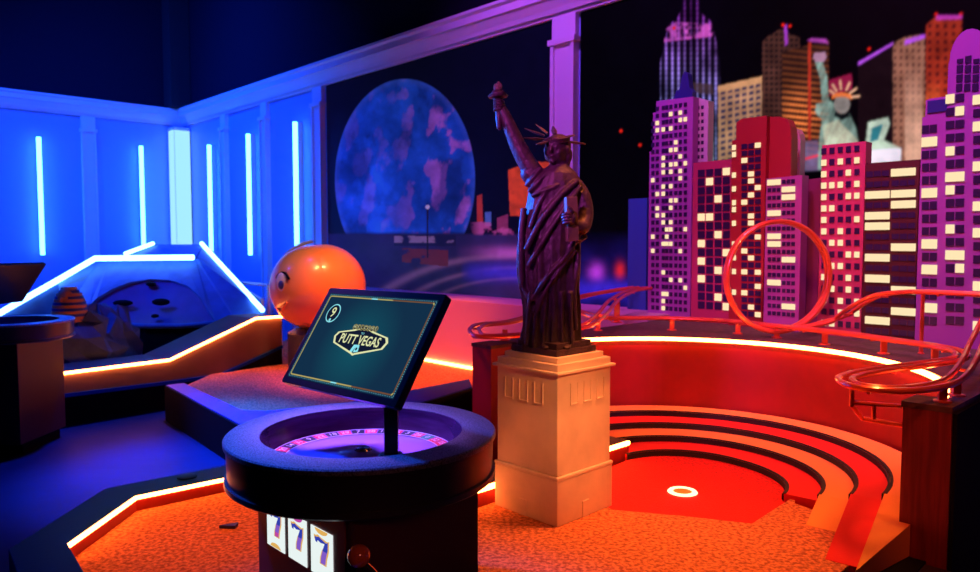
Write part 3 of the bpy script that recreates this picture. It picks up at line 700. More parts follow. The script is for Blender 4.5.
# long deck run
deckrun = track([(556,305,.985),(577,311,.985),(598,317,.985),(624,318,.98),(660,318,.98),(700,319.5,.98),(740,322,.98),(777,326,.98),(815,330,.98),(850,334,.98),(900,341,.98),(940,347,.98),(960,352.5,.98),(957,359,.98),(925,364,.975),(880,370,.97),(850,376,.965),(846,381,.965),(862,387,.965),(900,389.5,.965),(935,386,.965),(955,378,.97),(968,362,1.0),(978,340,1.06),(992,312,1.15)], g=.024)
# elevated exit of the loop
track([(792,329,.965),(815,325,.995),(838,318,1.038),(858,305,1.134),(878,295.5,1.20),(905,292,1.23),(940,292.5,1.237),(985,295,1.235),(1040,300,1.218)])
# loop
YL = 4.62
for dy, sx_ in ((-.035, 0), (.035, .012)):
    b = MB(); c0 = Q(777, 276.5, YL); c0 += Vector((sx_, dy, 0)); rr_ = 54.8*YL/F
    b.tube([c0+Vector((rr_*math.cos(2*pi*i/72), .06*math.cos(2*pi*i/72), rr_*math.sin(2*pi*i/72))) for i in range(72)], .0155, 12, closed=True)
    build('loop_rail', b, m_rail, co)
for i in range(14):
    q = 2*pi*(i+.5)/14; c0 = Q(777, 276.5, YL); p = c0+Vector(((rr_+.0)*math.cos(q), .06*math.cos(q), rr_*math.sin(q)))
    if i % 2 == 0: b = MB(); b.tube([p+Vector((0,-.035,0)), p+Vector((.012,.035,0))], .006, 8); build('cross_tie', b, m_rail, co)
def support(px, py, z, zb=DZ, w=.016, lab=None):
    p = P(px, py, z); b = MB()
    b.box(p.x-w, p.x+w, p.y-.006, p.y+.006, zb+.006, z-.01); b.lathe((p.x, p.y, zb), [(0,0),(w*2.0,0),(w*2.0,.005),(w*1.6,.008),(0,.008)], 20)
    build('support_post', b, m_rail, co)
for q in ((672,318.5,.98),(738,321.5,.98),(777,326,.975),(825,331,.98),(884,339,.98),(935,346,.98),(598,318,.985),(505,328,.975)): support(*q)
support(923, 292.5, 1.23, w=.008); support(617, 297, 1.09, w=.022)
support(943, 386, .96); support(957, 378, .97)
# bracket under the overhanging curve
b = MB(); def_r = .011
z_ = Vector
B = lambda t, k, z: R(t, k, z)
pk = P(852, 388, .95); tk, kk = rc(pk)
br_pts = [(tk, kk, .955), (tk, kk, .885), (12.60, 2.28, .80), (12.75, 2.29, .80)]
b.tube([R(*p) for p in br_pts], .010, 8); b.tube([R(tk, kk, .895), R(12.75, 2.29, .875)], .009, 8); b.tube([R((tk+12.60)/2+.06, (kk+2.28)/2, .825), R((tk+12.60)/2+.06, (kk+2.28)/2, .885)], .009, 8); build('bracket', b, m_rail, co)

# ================================================================== CUT-OUT TOWERS
m_lit = emat('warm lit window', (1, .76, .44), 1.05)
m_dkwin = mat('dark window film', (.035, .02, .09), .3)
def paintm(n, c): return mat(n, c, .6, bump=.02)
def zt_(px, py, k): return W(px, py, k).z
def tower(name, label, k, px0, px1, outline, m, depth=.12, group='cut-out towers of the toy skyline'):
    """outline: list of (px,py) of the top profile from left to right; base on the deck"""
    pts = [rc(W(px0, 242, k))[0]]
    pr = [(rc(W(x, 242, k))[0], W(x, y, k).z) for x, y in outline]
    t0 = rc(W(px0, 242, k))[0]; t1 = rc(W(px1, 242, k))[0]
    r_ = root(name, R((t0+t1)/2, k, DZ), label, 'model building', group)
    poly = [R(t0, k, DZ)]+[R(t, k, z) for t, z in pr]+[R(t1, k, DZ)]
    b = MB(); b.plate(poly, -M*depth); body = build('facade', b, m, r_)
    return r_, k
def win(r_, k, px, py, w, h, lit, cnt, extra):
    """window centred at pixel (px,py), w,h in pixels on the facade plane"""
    t0 = rc(W(px-w/2, py, k))[0]; t1 = rc(W(px+w/2, py, k))[0]; z0 = W(px, py+h/2, k).z; z1 = W(px, py-h/2, k).z
    if z0 < DZ+.01: return
    if lit:
        b = MB(); b.rbox(t0, t1, k+.0005, k+.007, z0, z1); build('lit_window', b, m_lit, r_)
    elif cnt[0] < 90:
        b = MB(); b.rbox(t0, t1, k+.0005, k+.004, z0, z1); build('dark_window', b, m_dkwin, r_); cnt[0] += 1
    else: extra.rbox(t0, t1, k+.0005, k+.004, z0, z1); cnt[1] += 1
def fin(r_, cnt, extra):
    if cnt[1]: tag(build('dark_windows', extra, m_dkwin, r_), kind='stuff')
def sl(px, y): return y + (px-650)*0   # placeholder
def rowy(px, px_ref, y_ref):           # y on a horizontal building line passing (px_ref,y_ref)
    return 242+(y_ref-242)*(px+215)/(px_ref+215)
rs = random.Random(11)
# stepped purple tower
rA, kA = tower('toy_skyscraper', 'purple stepped tower with a blue spire, leftmost of the window-lit cut-outs', .30, 648.5, 691, [(648.5,152),(651.5,151.5),(651.5,113),(654.5,112.5),(654.5,101.5),(690,97),(691,97)], paintm('violet tower', (.42,.12,.55)), .10)
cnt = [0,0]; ex = MB(); cols = [653, 657.5, 663.5, 667, 671, 676, 680.5, 685.5]; strip_c = (663.5, 667, 671)
for r in range(29):
    y0 = 107+r*7.2
    for ci, x in enumerate(cols):
        if y0 < 116 and x < 656: continue
        lit = rs.random() < (.22 if r > 0 else 0); win(rA, kA, x, rowy(x, 670, y0), 3.1, 4.2, lit, cnt, ex)
fin(rA, cnt, ex)
b = MB(); p_ = [(671,100),(674,91),(677,90),(679,78),(682,72),(685,74),(687,88),(690,92),(690,97)]
b.plate([R(rc(W(x,242,kA-.02))[0], kA-.02, W(x,y,kA-.02).z) for x, y in p_], -M*.06); build('spire', b, m_navy, rA)
# side face of the stepped tower
rA2, kA2 = tower('toy_skyscraper', 'narrow pale grey tower side with small windows, right of the purple stepped tower', .22, 691.5, 706, [(691.5,97),(706,101)], paintm('pale lilac', (.62,.62,.68)), .08)
cnt = [0,0]; ex = MB()
for r in range(30):
    for x in (694.5, 698.5, 702.5): win(rA2, kA2, x, rowy(x, 698, 108+r*7), 2.4, 3.6, False, cnt, ex)
fin(rA2, cnt, ex)
# crimson block with large square windows
rB, kB = tower('toy_skyscraper', 'crimson block with a four-column grid of square windows, left of the dark red round-topped tower', .36, 692, 731, [(692,163),(698,162.5),(731,159)], paintm('crimson block', (.5,.05,.16)), .12)
litB = {(0,3),(1,1),(3,2),(5,0),(5,1),(7,2),(8,0),(9,3),(10,0),(11,2),(12,0),(14,2),(15,3)}
cnt = [0,0]; ex = MB()
for r in range(16):
    for ci, x in enumerate((701.5, 709.8, 718.3, 726.5)):
        y = 172+r*8.95; win(rB, kB, x, rowy(x, 720, y), 6.8, 7.2, (r, ci) in litB, cnt, ex)
fin(rB, cnt, ex)
# dark red round-topped tower
rC, kC = tower('toy_skyscraper', 'dark red tower with rounded top standing behind the coaster loop', .42, 730, 764, [(730,141),(734,140),(734,123),(739,119),(764,116)], paintm('deep red tower', (.38,.02,.03)), .14)
b = MB(); cx0 = rc(W(764,242,.40))[0]; cx1 = rc(W(787,242,.40))[0]
zt1 = W(764,117,.40).z; pts = [(cx0, DZ), (cx0, zt1), (cx0+(cx1-cx0)*.45, zt1-.005), (cx0+(cx1-cx0)*.8, zt1-.03), (cx1-.01, zt1-.08), (cx1, zt1-.16), (cx1, DZ)]
b.plate([R(t, .37, z) for t, z in pts], -M*.1); build('rounded_side', b, MATS['deep red tower'], rC)
cnt = [0,0]; ex = MB(); litC = {(0,2),(2,0),(4,1),(5,1),(6,2),(7,1),(8,0),(10,1),(11,1),(13,2),(15,0),(16,1),(18,0),(18,2),(20,2),(21,0),(23,1),(24,2)}
for r in range(25):
    y = 146+r*7.0
    for ci, x in enumerate((744.5, 751.2, 758)): win(rC, kC, x, rowy(x, 750, y), 5.6, 5.0, (r, ci) in litC, cnt, ex)
    if r in (0,1,4,6,8,9,11,14,16,18,21,23): win(rC, kC, 734.2, rowy(734, 750, y), 3.6, 5.2, True, cnt, ex)
fin(rC, cnt, ex)
rC2, _ = tower('toy_skyscraper', 'plain beige slab standing behind the round-topped red tower', .12, 786, 798, [(786,127),(794,129),(797,134),(798,140)], paintm('beige slab', (.62,.45,.38)), .08)
# violet short tower
rD, kD = tower('toy_skyscraper', 'short violet tower with wide windows seen through the coaster loop', .46, 765, 800.5, [(765,179),(800.5,175)], paintm('violet short', (.42,.10,.40)), .1)
litD = {(0,0),(1,1),(2,1),(4,0),(7,0),(8,0),(10,1),(13,0),(16,1)}
cnt = [0,0]; ex = MB()
for r in range(18):
    y = 182+r*7.75
    for ci, x0 in enumerate((774.2, 788.6)):
        if (r, ci) in litD: win(rD, kD, x0, rowy(x0, 780, y), 13.2, 5.6, True, cnt, ex)
        else:
            for dx in (-4.6, 0, 4.6): win(rD, kD, x0+dx, rowy(x0+dx, 780, y), 3.6, 4.0, False, cnt, ex)
fin(rD, cnt, ex)
rD2, _ = tower('toy_skyscraper', 'windowless maroon slab between the violet tower and the pink tower', .30, 800.5, 819, [(800.5,180),(819,178)], paintm('maroon slab', (.2,.03,.12)), .1)
# pink tower
rE, kE = tower('toy_skyscraper', 'narrow pink tower with many small square windows, right of the coaster loop', .50, 819.5, 863, [(819.5,145.5),(863,141.5)], paintm('pink tower', (.55,.06,.18)), .1)
cnt = [0,0]; ex = MB(); patE = ["00000","10101","10010","11101","10011","11000","10001","10100","01100","10011","01100","10010","01010","10101","00101","11000"]
for r in range(16):
    y = 150+r*11.6
    for ci, x in enumerate((824, 832, 840.5, 848.5, 857)):
        win(rE, kE, x, rowy(x, 840, y), 5.0, 6.0, patE[r][ci] == '1', cnt, ex)
fin(rE, cnt, ex)
# dark tower
rF, kF = tower('toy_skyscraper', 'dark brown tower with broad horizontal lit windows, between pink and purple towers', .50, 864, 917, [(864,163.5),(917,159.5)], paintm('dark brown tower', (.07,.012,.018)), .12)
litF = {(0,1),(2,0),(2,1),(3,1),(4,0),(5,0),(7,1),(8,0),(10,0),(11,1),(13,1),(14,0)}
cnt = [0,0]; ex = MB()
for r in range(16):
    y = 173+r*10.6
    for ci, x in enumerate((877.5, 903.5)):
        if (r, ci) in litF: win(rF, kF, x, rowy(x, 890, y), 24.5, 7.6, True, cnt, ex)
        else:
            for dx in (-8, 0, 8): win(rF, kF, x+dx, rowy(x+dx, 890, y), 7, 5.6, False, cnt, ex)
fin(rF, cnt, ex)
# purple domed tower
dome = []
for i in range(0, 13):
    q = pi-pi*i/12; dome.append((964+21*math.cos(q), 62-32*math.sin(q)))
rG, kG = tower('toy_skyscraper', 'large purple tower with a dome and arched dark windows at the right edge', .54, 918, 1030, [(918,118),(921,117),(921,101),(924,99.5),(942,97),(942,66)]+dome+[(985,90),(1008,88),(1008,105),(1030,103)], paintm('purple dome tower', (.34,.09,.52)), .14)
cnt = [0,0]; ex = MB()
def pair(x, y, pat, w=8.2, h=8.0):
    xs = (x-w*.56, x+w*.56)
    if pat == 'WW': win(rG, kG, x, rowy(x, 950, y), w*2.2, h+1.5, True, cnt, ex); return
    for i in (0, 1): win(rG, kG, xs[i], rowy(xs[i], 950, y), w, h if pat[i] == '0' else h+1, pat[i] == '1', cnt, ex)
gp = {0:('00','10','WW'),1:('WW','01','00'),2:('00','00','WW'),3:('WW','00','00'),4:('00','10','00'),5:('00','00','WW'),6:('00','WW','00'),7:('WW','10','00'),8:('00','00','WW'),9:('00','00','00'),10:('00','10','WW'),11:('WW','00','00'),12:('00','WW','00'),13:('WW','01','00'),14:('00','00','WW'),15:('00','00','00'),16:('WW','00','00'),17:('00','00','WW')}
for r in range(18):
    y = 99+r*13.0-(0 if r else 0)
    a_, b_, c_ = gp[r]
    if y > 112: pair(929.5, y+2, a_, 7.0)
    pair(955, y, b_, 8.6); pair(982, y+4, c_, 8.2)
    if r % 3 == 0: pair(1008, y+8, '10', 8)
fin(rG, cnt, ex)
for i, x in enumerate((953.5, 961.5, 969.5)):
    for j in range(4):
        b = MB(); t0 = rc(W(x-3.1,242,kG))[0]; t1 = rc(W(x+3.1,242,kG))[0]; yt = 57+j*9.2+(3 if i != 1 and j == 0 else 0)
        b.rbox(t0, t1, kG+.0005, kG+.004, W(x, 57+j*9.2+7.4, kG).z, W(x, yt, kG).z); build('arched_window', b, m_dkwin, rG)
b = MB(); x0, x1 = 923, 942
b.rbox(rc(W(x0,242,kG))[0], rc(W(x1,242,kG))[0], kG+.0005, kG+.006, W(930,113,kG).z, W(930,101,kG).z); build('blue_panel', b, m_navy, rG)
# plain blue panel left
rH, _ = tower('toy_skyscraper', 'plain blue slab left of the stepped purple tower', .16, 628, 646.5, [(628,199),(646.5,198)], paintm('blue slab', (.03,.14,.5)), .08)

# ================================================================== ROULETTE STAND
KC = Vector((-.387, 2.225, 0))
def kiosk(label, zr=.93):
    r_ = root('roulette_stand', (KC.x, KC.y, 0), label, 'roulette stand', 'roulette stands beside the lanes')
    c = Vector((KC.x, KC.y, zr)); t0, k0 = rc(KC)
    ht, hk = .25, .22   # half sizes
    b = MB(); b.rbox(t0-ht, t0+ht+.03, k0-hk, k0+hk, .08, zr-.13); build('cabinet_body', b, m_body, r_, bevel=.004)
    b = MB(); b.rbox(t0-ht+.03, t0+ht-.03, k0-hk+.03, k0+hk-.03, 0, .08); build('kick_base', b, m_black, r_)
    b = MB(); b.lathe(c, [(.302,-.016),(.302,0),(.400,0),(.404,-.004),(.404,-.016)], 96); build('speckled_top', b, m_speck, r_)
    b = MB(); b.lathe(c, [(.37,-.017),(.397,-.017),(.394,-.112),(.402,-.114),(.403,-.128),(.394,-.135),(.20,-.135),(.20,-.09)], 96); build('round_band', b, m_band, r_)
    # bowl and wheel
    b = MB(); b.lathe(c, [(.301,-.002),(.300,-.02),(.297,-.03),(.280,-.070)], 96); build('bowl_rim', b, m_wood, r_)
    b = MB(); b.lathe(c, [(.280,-.070),(.236,-.0765),(.20,-.082),(.14,-.078),(.08,-.068),(.03,-.062),(0,-.062)], 96); wh = build('roulette_wheel', b, m_wheel, r_)
    order = [0,32,15,19,4,21,2,25,17,34,6,27,13,36,11,30,8,23,10,5,24,16,33,1,20,14,31,9,22,18,29,7,28,12,35,3,26]
    dth = 2*pi/37; seven = order.index(7)
    for i, num in enumerate(order):
        q = math.radians(103.5) - (i-seven)*dth
        b = MB(); pts = []
        rin, rout, zi, zo = .237, .275, -.0745, -.0705
        for rr, zz in ((rin, zi), (rout, zo)):
            for s in (-.47, 0, .47): pts.append(c+Vector((rr*math.cos(q+s*dth), rr*math.sin(q+s*dth), zz)))
        b.add(pts, [(0,1,4,3),(1,2,5,4)], 0)
        tn = Vector((math.sin(q), -math.cos(q), 0)); rd = Vector((math.cos(q), math.sin(q), .1))
        oc_ = c+Vector((.256*math.cos(q), .256*math.sin(q), -.0716))
        textmesh(str(num), .029, b, lambda x, y: oc_+tn*x+rd*y, 1, sx=1.0, bold=.0001)
        build('number_pocket', b, [m_pgrn if num == 0 else (m_pred if i % 2 == 0 or i == 1 else m_pblk), m_white], wh)
    b = MB()
    for rr, zz in ((.2355,-.0738), (.2765,-.0695)): b.lathe(c, [(rr-.0013,zz),(rr+.0013,zz+.0004)], 96)
    build('number_ring_line', b, m_white, wh)
    b = MB(); b.lathe(c, [(0,-.062),(.028,-.062),(.020,-.056),(0,-.054)], 32); build('turret', b, m_chrome, wh)
    # pole + monitor
    q = P(391.5, 455, zr-.02); pb = Vector((q.x, q.y, zr-.055))
    b = MB(); b.lathe(Vector((q.x, q.y, zr-.085)), [(0,0),(.024,0),(.024,.052),(.036,.054),(.036,.064),(.030,.070),(0,.070)], 28); build('pole_flange', b, m_glossblack, r_)
    topz = P(393, 404, 0).z
    b = MB(); b.box(q.x-.019, q.x+.019, q.y-.012, q.y+.012, zr-.03, zr+.128); build('pole', b, m_glossblack, r_, bevel=.003)
    return r_, q
kio, pq = kiosk('round black roulette stand with a tilted screen in the foreground')
# monitor solved from its edges: width direction u, height direction v
u = Vector((766.6, 0, -33, )) ; 
def camdir(ix, iy, f): # image-space (x right, y down, forward) to world
    return Vector((ix, f*math.cos(PITCH)+(-iy)*math.sin(PITCH), -f*math.sin(PITCH)+(-iy)*math.cos(PITCH)))
u = camdir(766.6, 33, -740).normalized(); v = camdir(724, -1736, 740); v = (v-u*v.dot(u)).normalized(); nrm = u.cross(v)   # towards viewer
if nrm.dot(Vector((0,-1,0))) < 0: nrm = -nrm
o_ = Vector((0,0,H)); br0 = ray(395.6, 408)*1.0; br0 = o_+br0*((pq.y-.085)/br0.y)
def onmon(px, py, off=0.):
    d = ray(px, py); return o_+d*((br0+nrm*off-o_).dot(nrm)/d.dot(nrm))
TLc, TRc, BLc = onmon(329.5,287.6), onmon(445.8,294.2), onmon(281.7,381.5)
Wm = ((TRc-TLc).dot(u)+(br0-BLc).dot(u))/2; Hm = ((TLc-BLc).dot(v)+(TRc-br0).dot(v))/2; cM = (TLc+TRc+BLc+br0)/4
def mon(x, y, o=0.): return cM+u*(x*Wm/2)+v*(y*Hm/2)+nrm*o
b = MB()
def rrect(w, h, r, n=5, cx=0, cy=0):
    pts = []
    for sx, sy, a in ((1,1,0),(-1,1,90),(-1,-1,180),(1,-1,270)):
        for i in range(n+1):
            q = math.radians(a+90*i/n); pts.append((cx+sx*(w-r)+r*math.cos(q), cy+sy*(h-r)+r*math.sin(q)))
    return pts
def cm(x, y, o=0.): return cM+u*x+v*y+nrm*o
w2, h2 = Wm/2, Hm/2
b.plate([cm(x, y, 0) for x, y in rrect(w2, h2, .008)], -nrm*.026); monitor = build('monitor', b, m_glossblack, kio, bevel=.002)
# back mount
b = MB(); b.tube([Vector((pq.x, pq.y, .93+.118)), cm(w2*.62, -h2*.60, -.022)], .013, 10); b.plate([cm(w2*.62+x, -h2*.55+y, -.027) for x, y in rrect(.04, .04, .005)], -nrm*.008); build('tilt_mount', b, m_glossblack, kio)
# screen graphics
m_scr = bpy.data.materials.new('teal screen'); N, L = nodes(m_scr); N.clear()
tc = N.new('ShaderNodeTexCoord'); ln = N.new('ShaderNodeVectorMath'); ln.operation = 'DISTANCE'; rp = N.new('ShaderNodeValToRGB'); em = N.new('ShaderNodeEmission'); ou = N.new('ShaderNodeOutputMaterial')
L.new(tc.outputs['Object'], ln.inputs[0]); ln.inputs[1].default_value = cM-Vector((KC.x, KC.y, 0))-v*.02; L.new(ln.outputs['Value'], rp.inputs[0])
rp.color_ramp.elements[0].color = (.006,.085,.125,1); rp.color_ramp.elements[0].position = .0; rp.color_ramp.elements[1].color = (.006,.028,.065,1); rp.color_ramp.elements[1].position = .19
L.new(rp.outputs[0], em.inputs[0]); L.new(em.outputs[0], ou.inputs[0])
e_gold = emat('screen gold', (.42,.36,.12), 1); e_cy = emat('screen cyan', (.25,.75,.85), 1); e_cr = emat('screen cream', (.75,.78,.42), 1); e_ink = emat('screen ink', (.006,.010,.03), 1); e_brn = emat('screen bronze', (.16,.07,.035), 1)
sw, sh = w2-.020, h2-.021
b = MB(); b.add([cm(x, y, .0004) for x, y in rrect(sw, sh, .003)], [list(range(24))], 0)
def ring(w, h, r, th, o, mi, cx=0, cy=0):
    pa = rrect(w, h, r, 5, cx, cy); pb_ = rrect(w-th, h-th, max(.001, r-th*.5), 5, cx, cy); n = len(pa)
    b.add([cm(x, y, o) for x, y in pa]+[cm(x, y, o) for x, y in pb_], [(i, (i+1)%n, n+(i+1)%n, n+i) for i in range(n)], mi)
gw, gh = sw-.0085, sh-.0085
ring(gw, gh, .008, .0042, .0008, 1)
for sy in (1, -1):      # cyan shine in the middle of the top and bottom lines, bronze at their right end
    for x0, x1, mi in ((-.035, -.005, 2), (.07, gw-.008, 5)):
        ya = sy*gh; yb = sy*(gh-.0042); b.add([cm(x0,ya,.001), cm(x1,ya,.001), cm(x1,yb,.001), cm(x0,yb,.001)], [(0,1,2,3)], mi)
b.add([cm(gw,-gh+.008,.001), cm(gw,gh-.008,.001), cm(gw-.0042,gh-.008,.001), cm(gw-.0042,-gh+.008,.001)], [(0,1,2,3)], 5)
def dot(x, y, r, o, mi, n=8, sx=1): b.add([cm(x+r*sx*math.cos(2*pi*i/n), y+r*math.sin(2*pi*i/n), o) for i in range(n)], [list(range(n))], mi)
nx_ = 52; ny_ = 40
for i in range(nx_+1):
    x = -gw+2*gw*i/nx_
    for sy in (1, -1): dot(x, sy*(gh+.0035), .0013, .0009, 2, 6)
for i in range(ny_+1):
    y = -gh+2*gh*i/ny_
    for sx in (1, -1): dot(sx*(gw+.0035), y, .0013, .0009, 2, 6)
# emblem: long diamond with rounded sides
def sc(px, py, o=0.):   # photo position to screen coordinates
    p = onmon(px, py)-cM; return p.dot(u), p.dot(v)
cxE, cyE = sc(359.5, 341)
_a = sc(332.5, 339); _b = sc(386.5, 346); EW = (_b[0]-_a[0])/2; E = EW/.047; ew, eh = .047, .0155; print('EMBLEM', E, Wm, Hm)
shape_s = E
shape = [(-ew,0.002),(-ew+.004,.0075),(-.016,eh*.80),(0,eh*1.12),(.016,eh*.80),(ew-.004,.0075),(ew,.002),(ew-.004,-.006),(.004,-eh*1.02),(0,-eh*1.12),(-.004,-eh*1.02),(-ew+.004,-.006)]
b.add([cm(cxE+x*E, cyE+y*E, .0010) for x, y in shape], [list(range(12))], 3)
b.add([cm(cxE+x*.925*E, cyE+y*.86*E, .0014) for x, y in shape], [list(range(12))], 4)
textmesh('PUTT VEGAS', .0165, b, lambda x, y: cm(cxE+x*.74*E, cyE+.0005+y*.92*E, .0018), 3, bold=.0003)
for i, ch in enumerate('WELCOME'):
    x = -.018+.006*i; dot(cxE+x*E, cyE+eh*.98*E, .0034*E, .0018, 1, 12); dot(cxE+x*E, cyE+eh*.98*E, .0028*E, .0020, 4, 12)
    textmesh(ch, .005, b, lambda xx, yy, x=x: cm(cxE+(x+xx)*E, cyE+(eh*.98+yy)*E, .0023), 3)
textmesh('TO', .0042, b, lambda x, y: cm(cxE+x*E, cyE+(.0085+y*.8)*E, .0018), 2)
# ace card and club mark at the foot
b.add([cm(cxE+x*E, cyE+(-.0095+y*.8)*E, .0018) for x, y in ((-.0075,-.004),(-.003,-.0055),(.0,.006),(-.005,.0055))], [(0,1,2,3)], 2); b.add([cm(cxE+x*E, cyE+(-.0095+y*.8)*E, .0019) for x, y in ((-.001,-.0055),(.0065,-.0035),(.0045,.006),(-.001,.006))], [(0,1,2,3)], 2); dot(cxE+.002*E, cyE-.0095*E, .0018*E, .0022, 4)
cx9, cy9 = sc(333.5, 313.3)
dot(cx9, cy9, .0118*E, .0010, 2, 28); dot(cx9, cy9, .0104*E, .0013, 4, 28); textmesh('9', .0175*E, b, lambda x, y: cm(cx9+x, cy9+.0015+y, .0017), 3, bold=.0004); dot(cx9, cy9-.0085*E, .0020*E, .0018, 2, 8)
build('screen', b, [m_scr, e_gold, e_cy, e_cr, e_ink, e_brn], monitor)
# slot panel with three reels on the left face
t0, k0 = rc(KC); FCk = k0+.22
m_reel = emat('backlit reel', (.85,.95,.93), .95); e7b = emat('reel blue', (.03,.05,.42), 1); e7p = emat('reel purple', (.22,.10,.55), 1); e7m = emat('reel pink', (.5,.06,.35), 1); e7g = emat('reel gold', (.75,.42,.10), 1)
def onface(px, py):
    d = ray(px, py); n_ = Vector((M.x, M.y, 0)); return o_+d*((FCk-(o_-C).dot(n_))/d.dot(n_))
b = MB(); b.rbox(t0-.246, t0+.246, FCk+.0005, FCk+.004, .40, .81); sp_ = build('slot_panel', b, m_maroon, kio)
for i, (xa, xb_) in enumerate(((269.5,286.5),(290.5,308.5),(313,334.5))):
    pa, pb_ = onface(xa, 540), onface(xb_, 540); ta, tb_ = rc(pa)[0], rc(pb_)[0]
    b = MB(); b.rbox(ta, tb_, FCk+.0045, FCk+.007, .585, .717, 0)
    tm = (ta+tb_)/2; zc_ = .658-(.0 if i else .0); w7 = (tb_-ta)*.30
    seven = [(-1,1),(-.9,.62),(-.6,.55),(-.55,.78),(-.1,.66),(.55,.74),(.2,.1),(-.05,-.5),(-.1,-1),(.6,-1.0),(.72,-.4),(1.0,.3),(1.05,.98),(.75,.86),(.1,.98),(-.35,1.1),(-.7,.98)]
    def fp(x, z, o): return R(tm+x*w7, FCk+o, zc_+z*.034)
    def reg(pts, o, mi, g=1.0): b.add([fp(x*g, z*g, o) for x, z in pts], [list(range(len(pts)))], mi)
    out = [( x+(.16 if x > .2 else -.16), z+(.13 if z > .3 else -.08)) for x, z in seven]
    reg(out, .0074, 4); reg(seven, .0078, 2)
    top = [p for p in seven if p[1] >= .1]; reg([(.2,.1),(.55,.74),(-.1,.66),(-.55,.78),(-.6,.55),(-.9,.62),(-1,1),(-.7,.98),(-.35,1.1),(.1,.98),(.75,.86),(1.05,.98),(1.0,.3),(.9,.1)], .0081, 1)
    if i == 0: reg([(-.08,-.6),(-.1,-1),(.6,-1.0),(.68,-.6)], .0081, 3)
    # neighbour symbols cut by the window edge
    z1 = .717 if i else .587; b.add([R(tm+w7*1.0*math.cos(pi*j/10)*(1), FCk+.0075, (z1-.014*math.sin(pi*j/10)) if i else (z1+.014*math.sin(pi*j/10))) for j in range(11)], [list(range(11))], 3 if i == 1 else 4)
    build('lit_reel', b, [m_reel, e7b, e7p, e7m, e7g], sp_)
# lever on the right face
lb = Q(359, 556, 1.80); le = Q(392, 588, 1.93)
b = MB(); b.tube([lb, le], .0065, 12); lev = build('lever_arm', b, m_chrome, kio)
b = MB(); b.ball(lb, .029, u=28, v=18); build('lever_knob', b, m_ballr, lev)
b = MB(); tk_, kk_ = rc(le); b.rbox(t0+.2805, t0+.292, kk_-.03, kk_+.03, le.z-.05, le.z+.03); b.tube([le, R(t0+.292, kk_, le.z-.01)], .008, 10); build('lever_hub', b, m_glossblack, kio)
# second stand: copy of everything
def copy_tree(o, parent=None):
    c = o.copy(); COL.objects.link(c); c.parent = parent
    for ch in o.children: copy_tree(ch, c)
    return c
k2 = copy_tree(kio)
lp_ = P(12, 320, .93); k2.location = (lp_.x, lp_.y, 0); k2.rotation_euler = (0, 0, -pi/4)
k2['label'] = 'dark roulette stand cut by the left edge of the picture, in shadow'

# ================================================================== BACK BED, RAMP, CRATER
# back bed (border z .3)
ob = [P(40, 397, .30), P(164, 381, .30), P(166, 385, .30), P(245, 427, .30), P(350, 424, .30), P(472, 387, .30)]
ob2 = [(p.x, p.y) for p in ob]
inn = [P(184, 383, .30), P(241, 410, .30), P(266, 411, .30), P(350, 402, .30), P(469, 379, .30)]
inn2 = [(p.x, p.y) for p in inn]
wk = R(10.42, .62); wk2 = R(rc(inn[0])[0]+.6, .62)
# carpet
rr0 = P(169, 362, .45)
back_edge = [tuple(R(10.43, .62))[:2], tuple(R(5.0, .62))[:2]]
b = MB(); b.prism(inn2+[(tuple(R(10.43, 2.0))[:2])]+back_edge, 0, .27)
tag(build('orange_carpet', b, m_carpet), 'orange carpet of the rear lane behind the tilted screen', 'carpet')
bb = root('lane_border', (ob[3].x, ob[3].y, 0), 'broad dark border edged in blue around the rear orange lane', 'border')
b = MB(); poly = ob2[2:]+inn2[::-1]
b.prism(poly, 0.0, .30); build('border_board', b, m_bluetop, bb)
b = MB(); b.strip(ob2[2:], .012, 0, .292, side=-1); build('outer_panel', b, m_black, bb)
# rear LED at the wainscot
b = MB(); b.rbox(5.6, 10.42, .605, .62, .275, .30); tag(build('led_strip', b, m_orgled), 'orange light strip along the foot of the pale wall, behind the rear lane', 'light strip')
# ramp with LED (left of the ball)
q0, q1, q2, q3 = P(46, 375, .45), P(169, 360, .45), None, None
dirv = Vector((q1.x-q0.x, q1.y-q0.y, 0)).normalized()
def onramp(px, py):
    n_ = Vector((-dirv.y, dirv.x, 0)); d = ray(px, py); return o_+d*((q0-o_).dot(n_)/d.dot(n_))
topl = [onramp(*p) for p in ((60,373.6),(169,360),(255,318.5),(282,316.5))]
botl = [onramp(*p) for p in ((60,394),(166,381),(219,374),(282,345))]
back = Vector((-dirv.y, dirv.x, 0))
rp_ = root('ramp', (topl[1].x, topl[1].y, 0), 'long tan-sided ramp with a white-hot strip rising to the orange ball', 'ramp')
b = MB()
for i in range(3):
    b.hexa([botl[i], botl[i+1], botl[i+1]+back*.5, botl[i]+back*.5, topl[i], topl[i+1], topl[i+1]+back*.5, topl[i]+back*.5])
build('ramp_body', b, m_beige, rp_)
b = MB(); b.tube([p-back*.012 for p in topl], .013, 8); build('led_strip', b, m_orgled, rp_)
b = MB(); 
for i in range(3):
    g = Vector((0,0,.03)); b.hexa([botl[i]-back*.02-g, botl[i+1]-back*.02-g, botl[i+1]+back*.5-g, botl[i]+back*.5-g, botl[i]-back*.02, botl[i+1]-back*.02, botl[i+1]+back*.5, botl[i]+back*.5])
build('blue_edge', b, m_bluetop, rp_)
b = MB(); 
for i in range(3):
    g = Vector((0,0,.031)); z0 = lambda p: Vector((p.x, p.y, 0)); b.hexa([z0(botl[i]), z0(botl[i+1]), z0(botl[i+1])+back*.5, z0(botl[i])+back*.5, botl[i]-g, botl[i+1]-g, botl[i+1]+back*.5-g, botl[i]+back*.5-g])
build('black_base', b, m_black, rp_)
# platform behind ball
bc = Q(318, 287, 7.35); br_ = 45*7.35/F
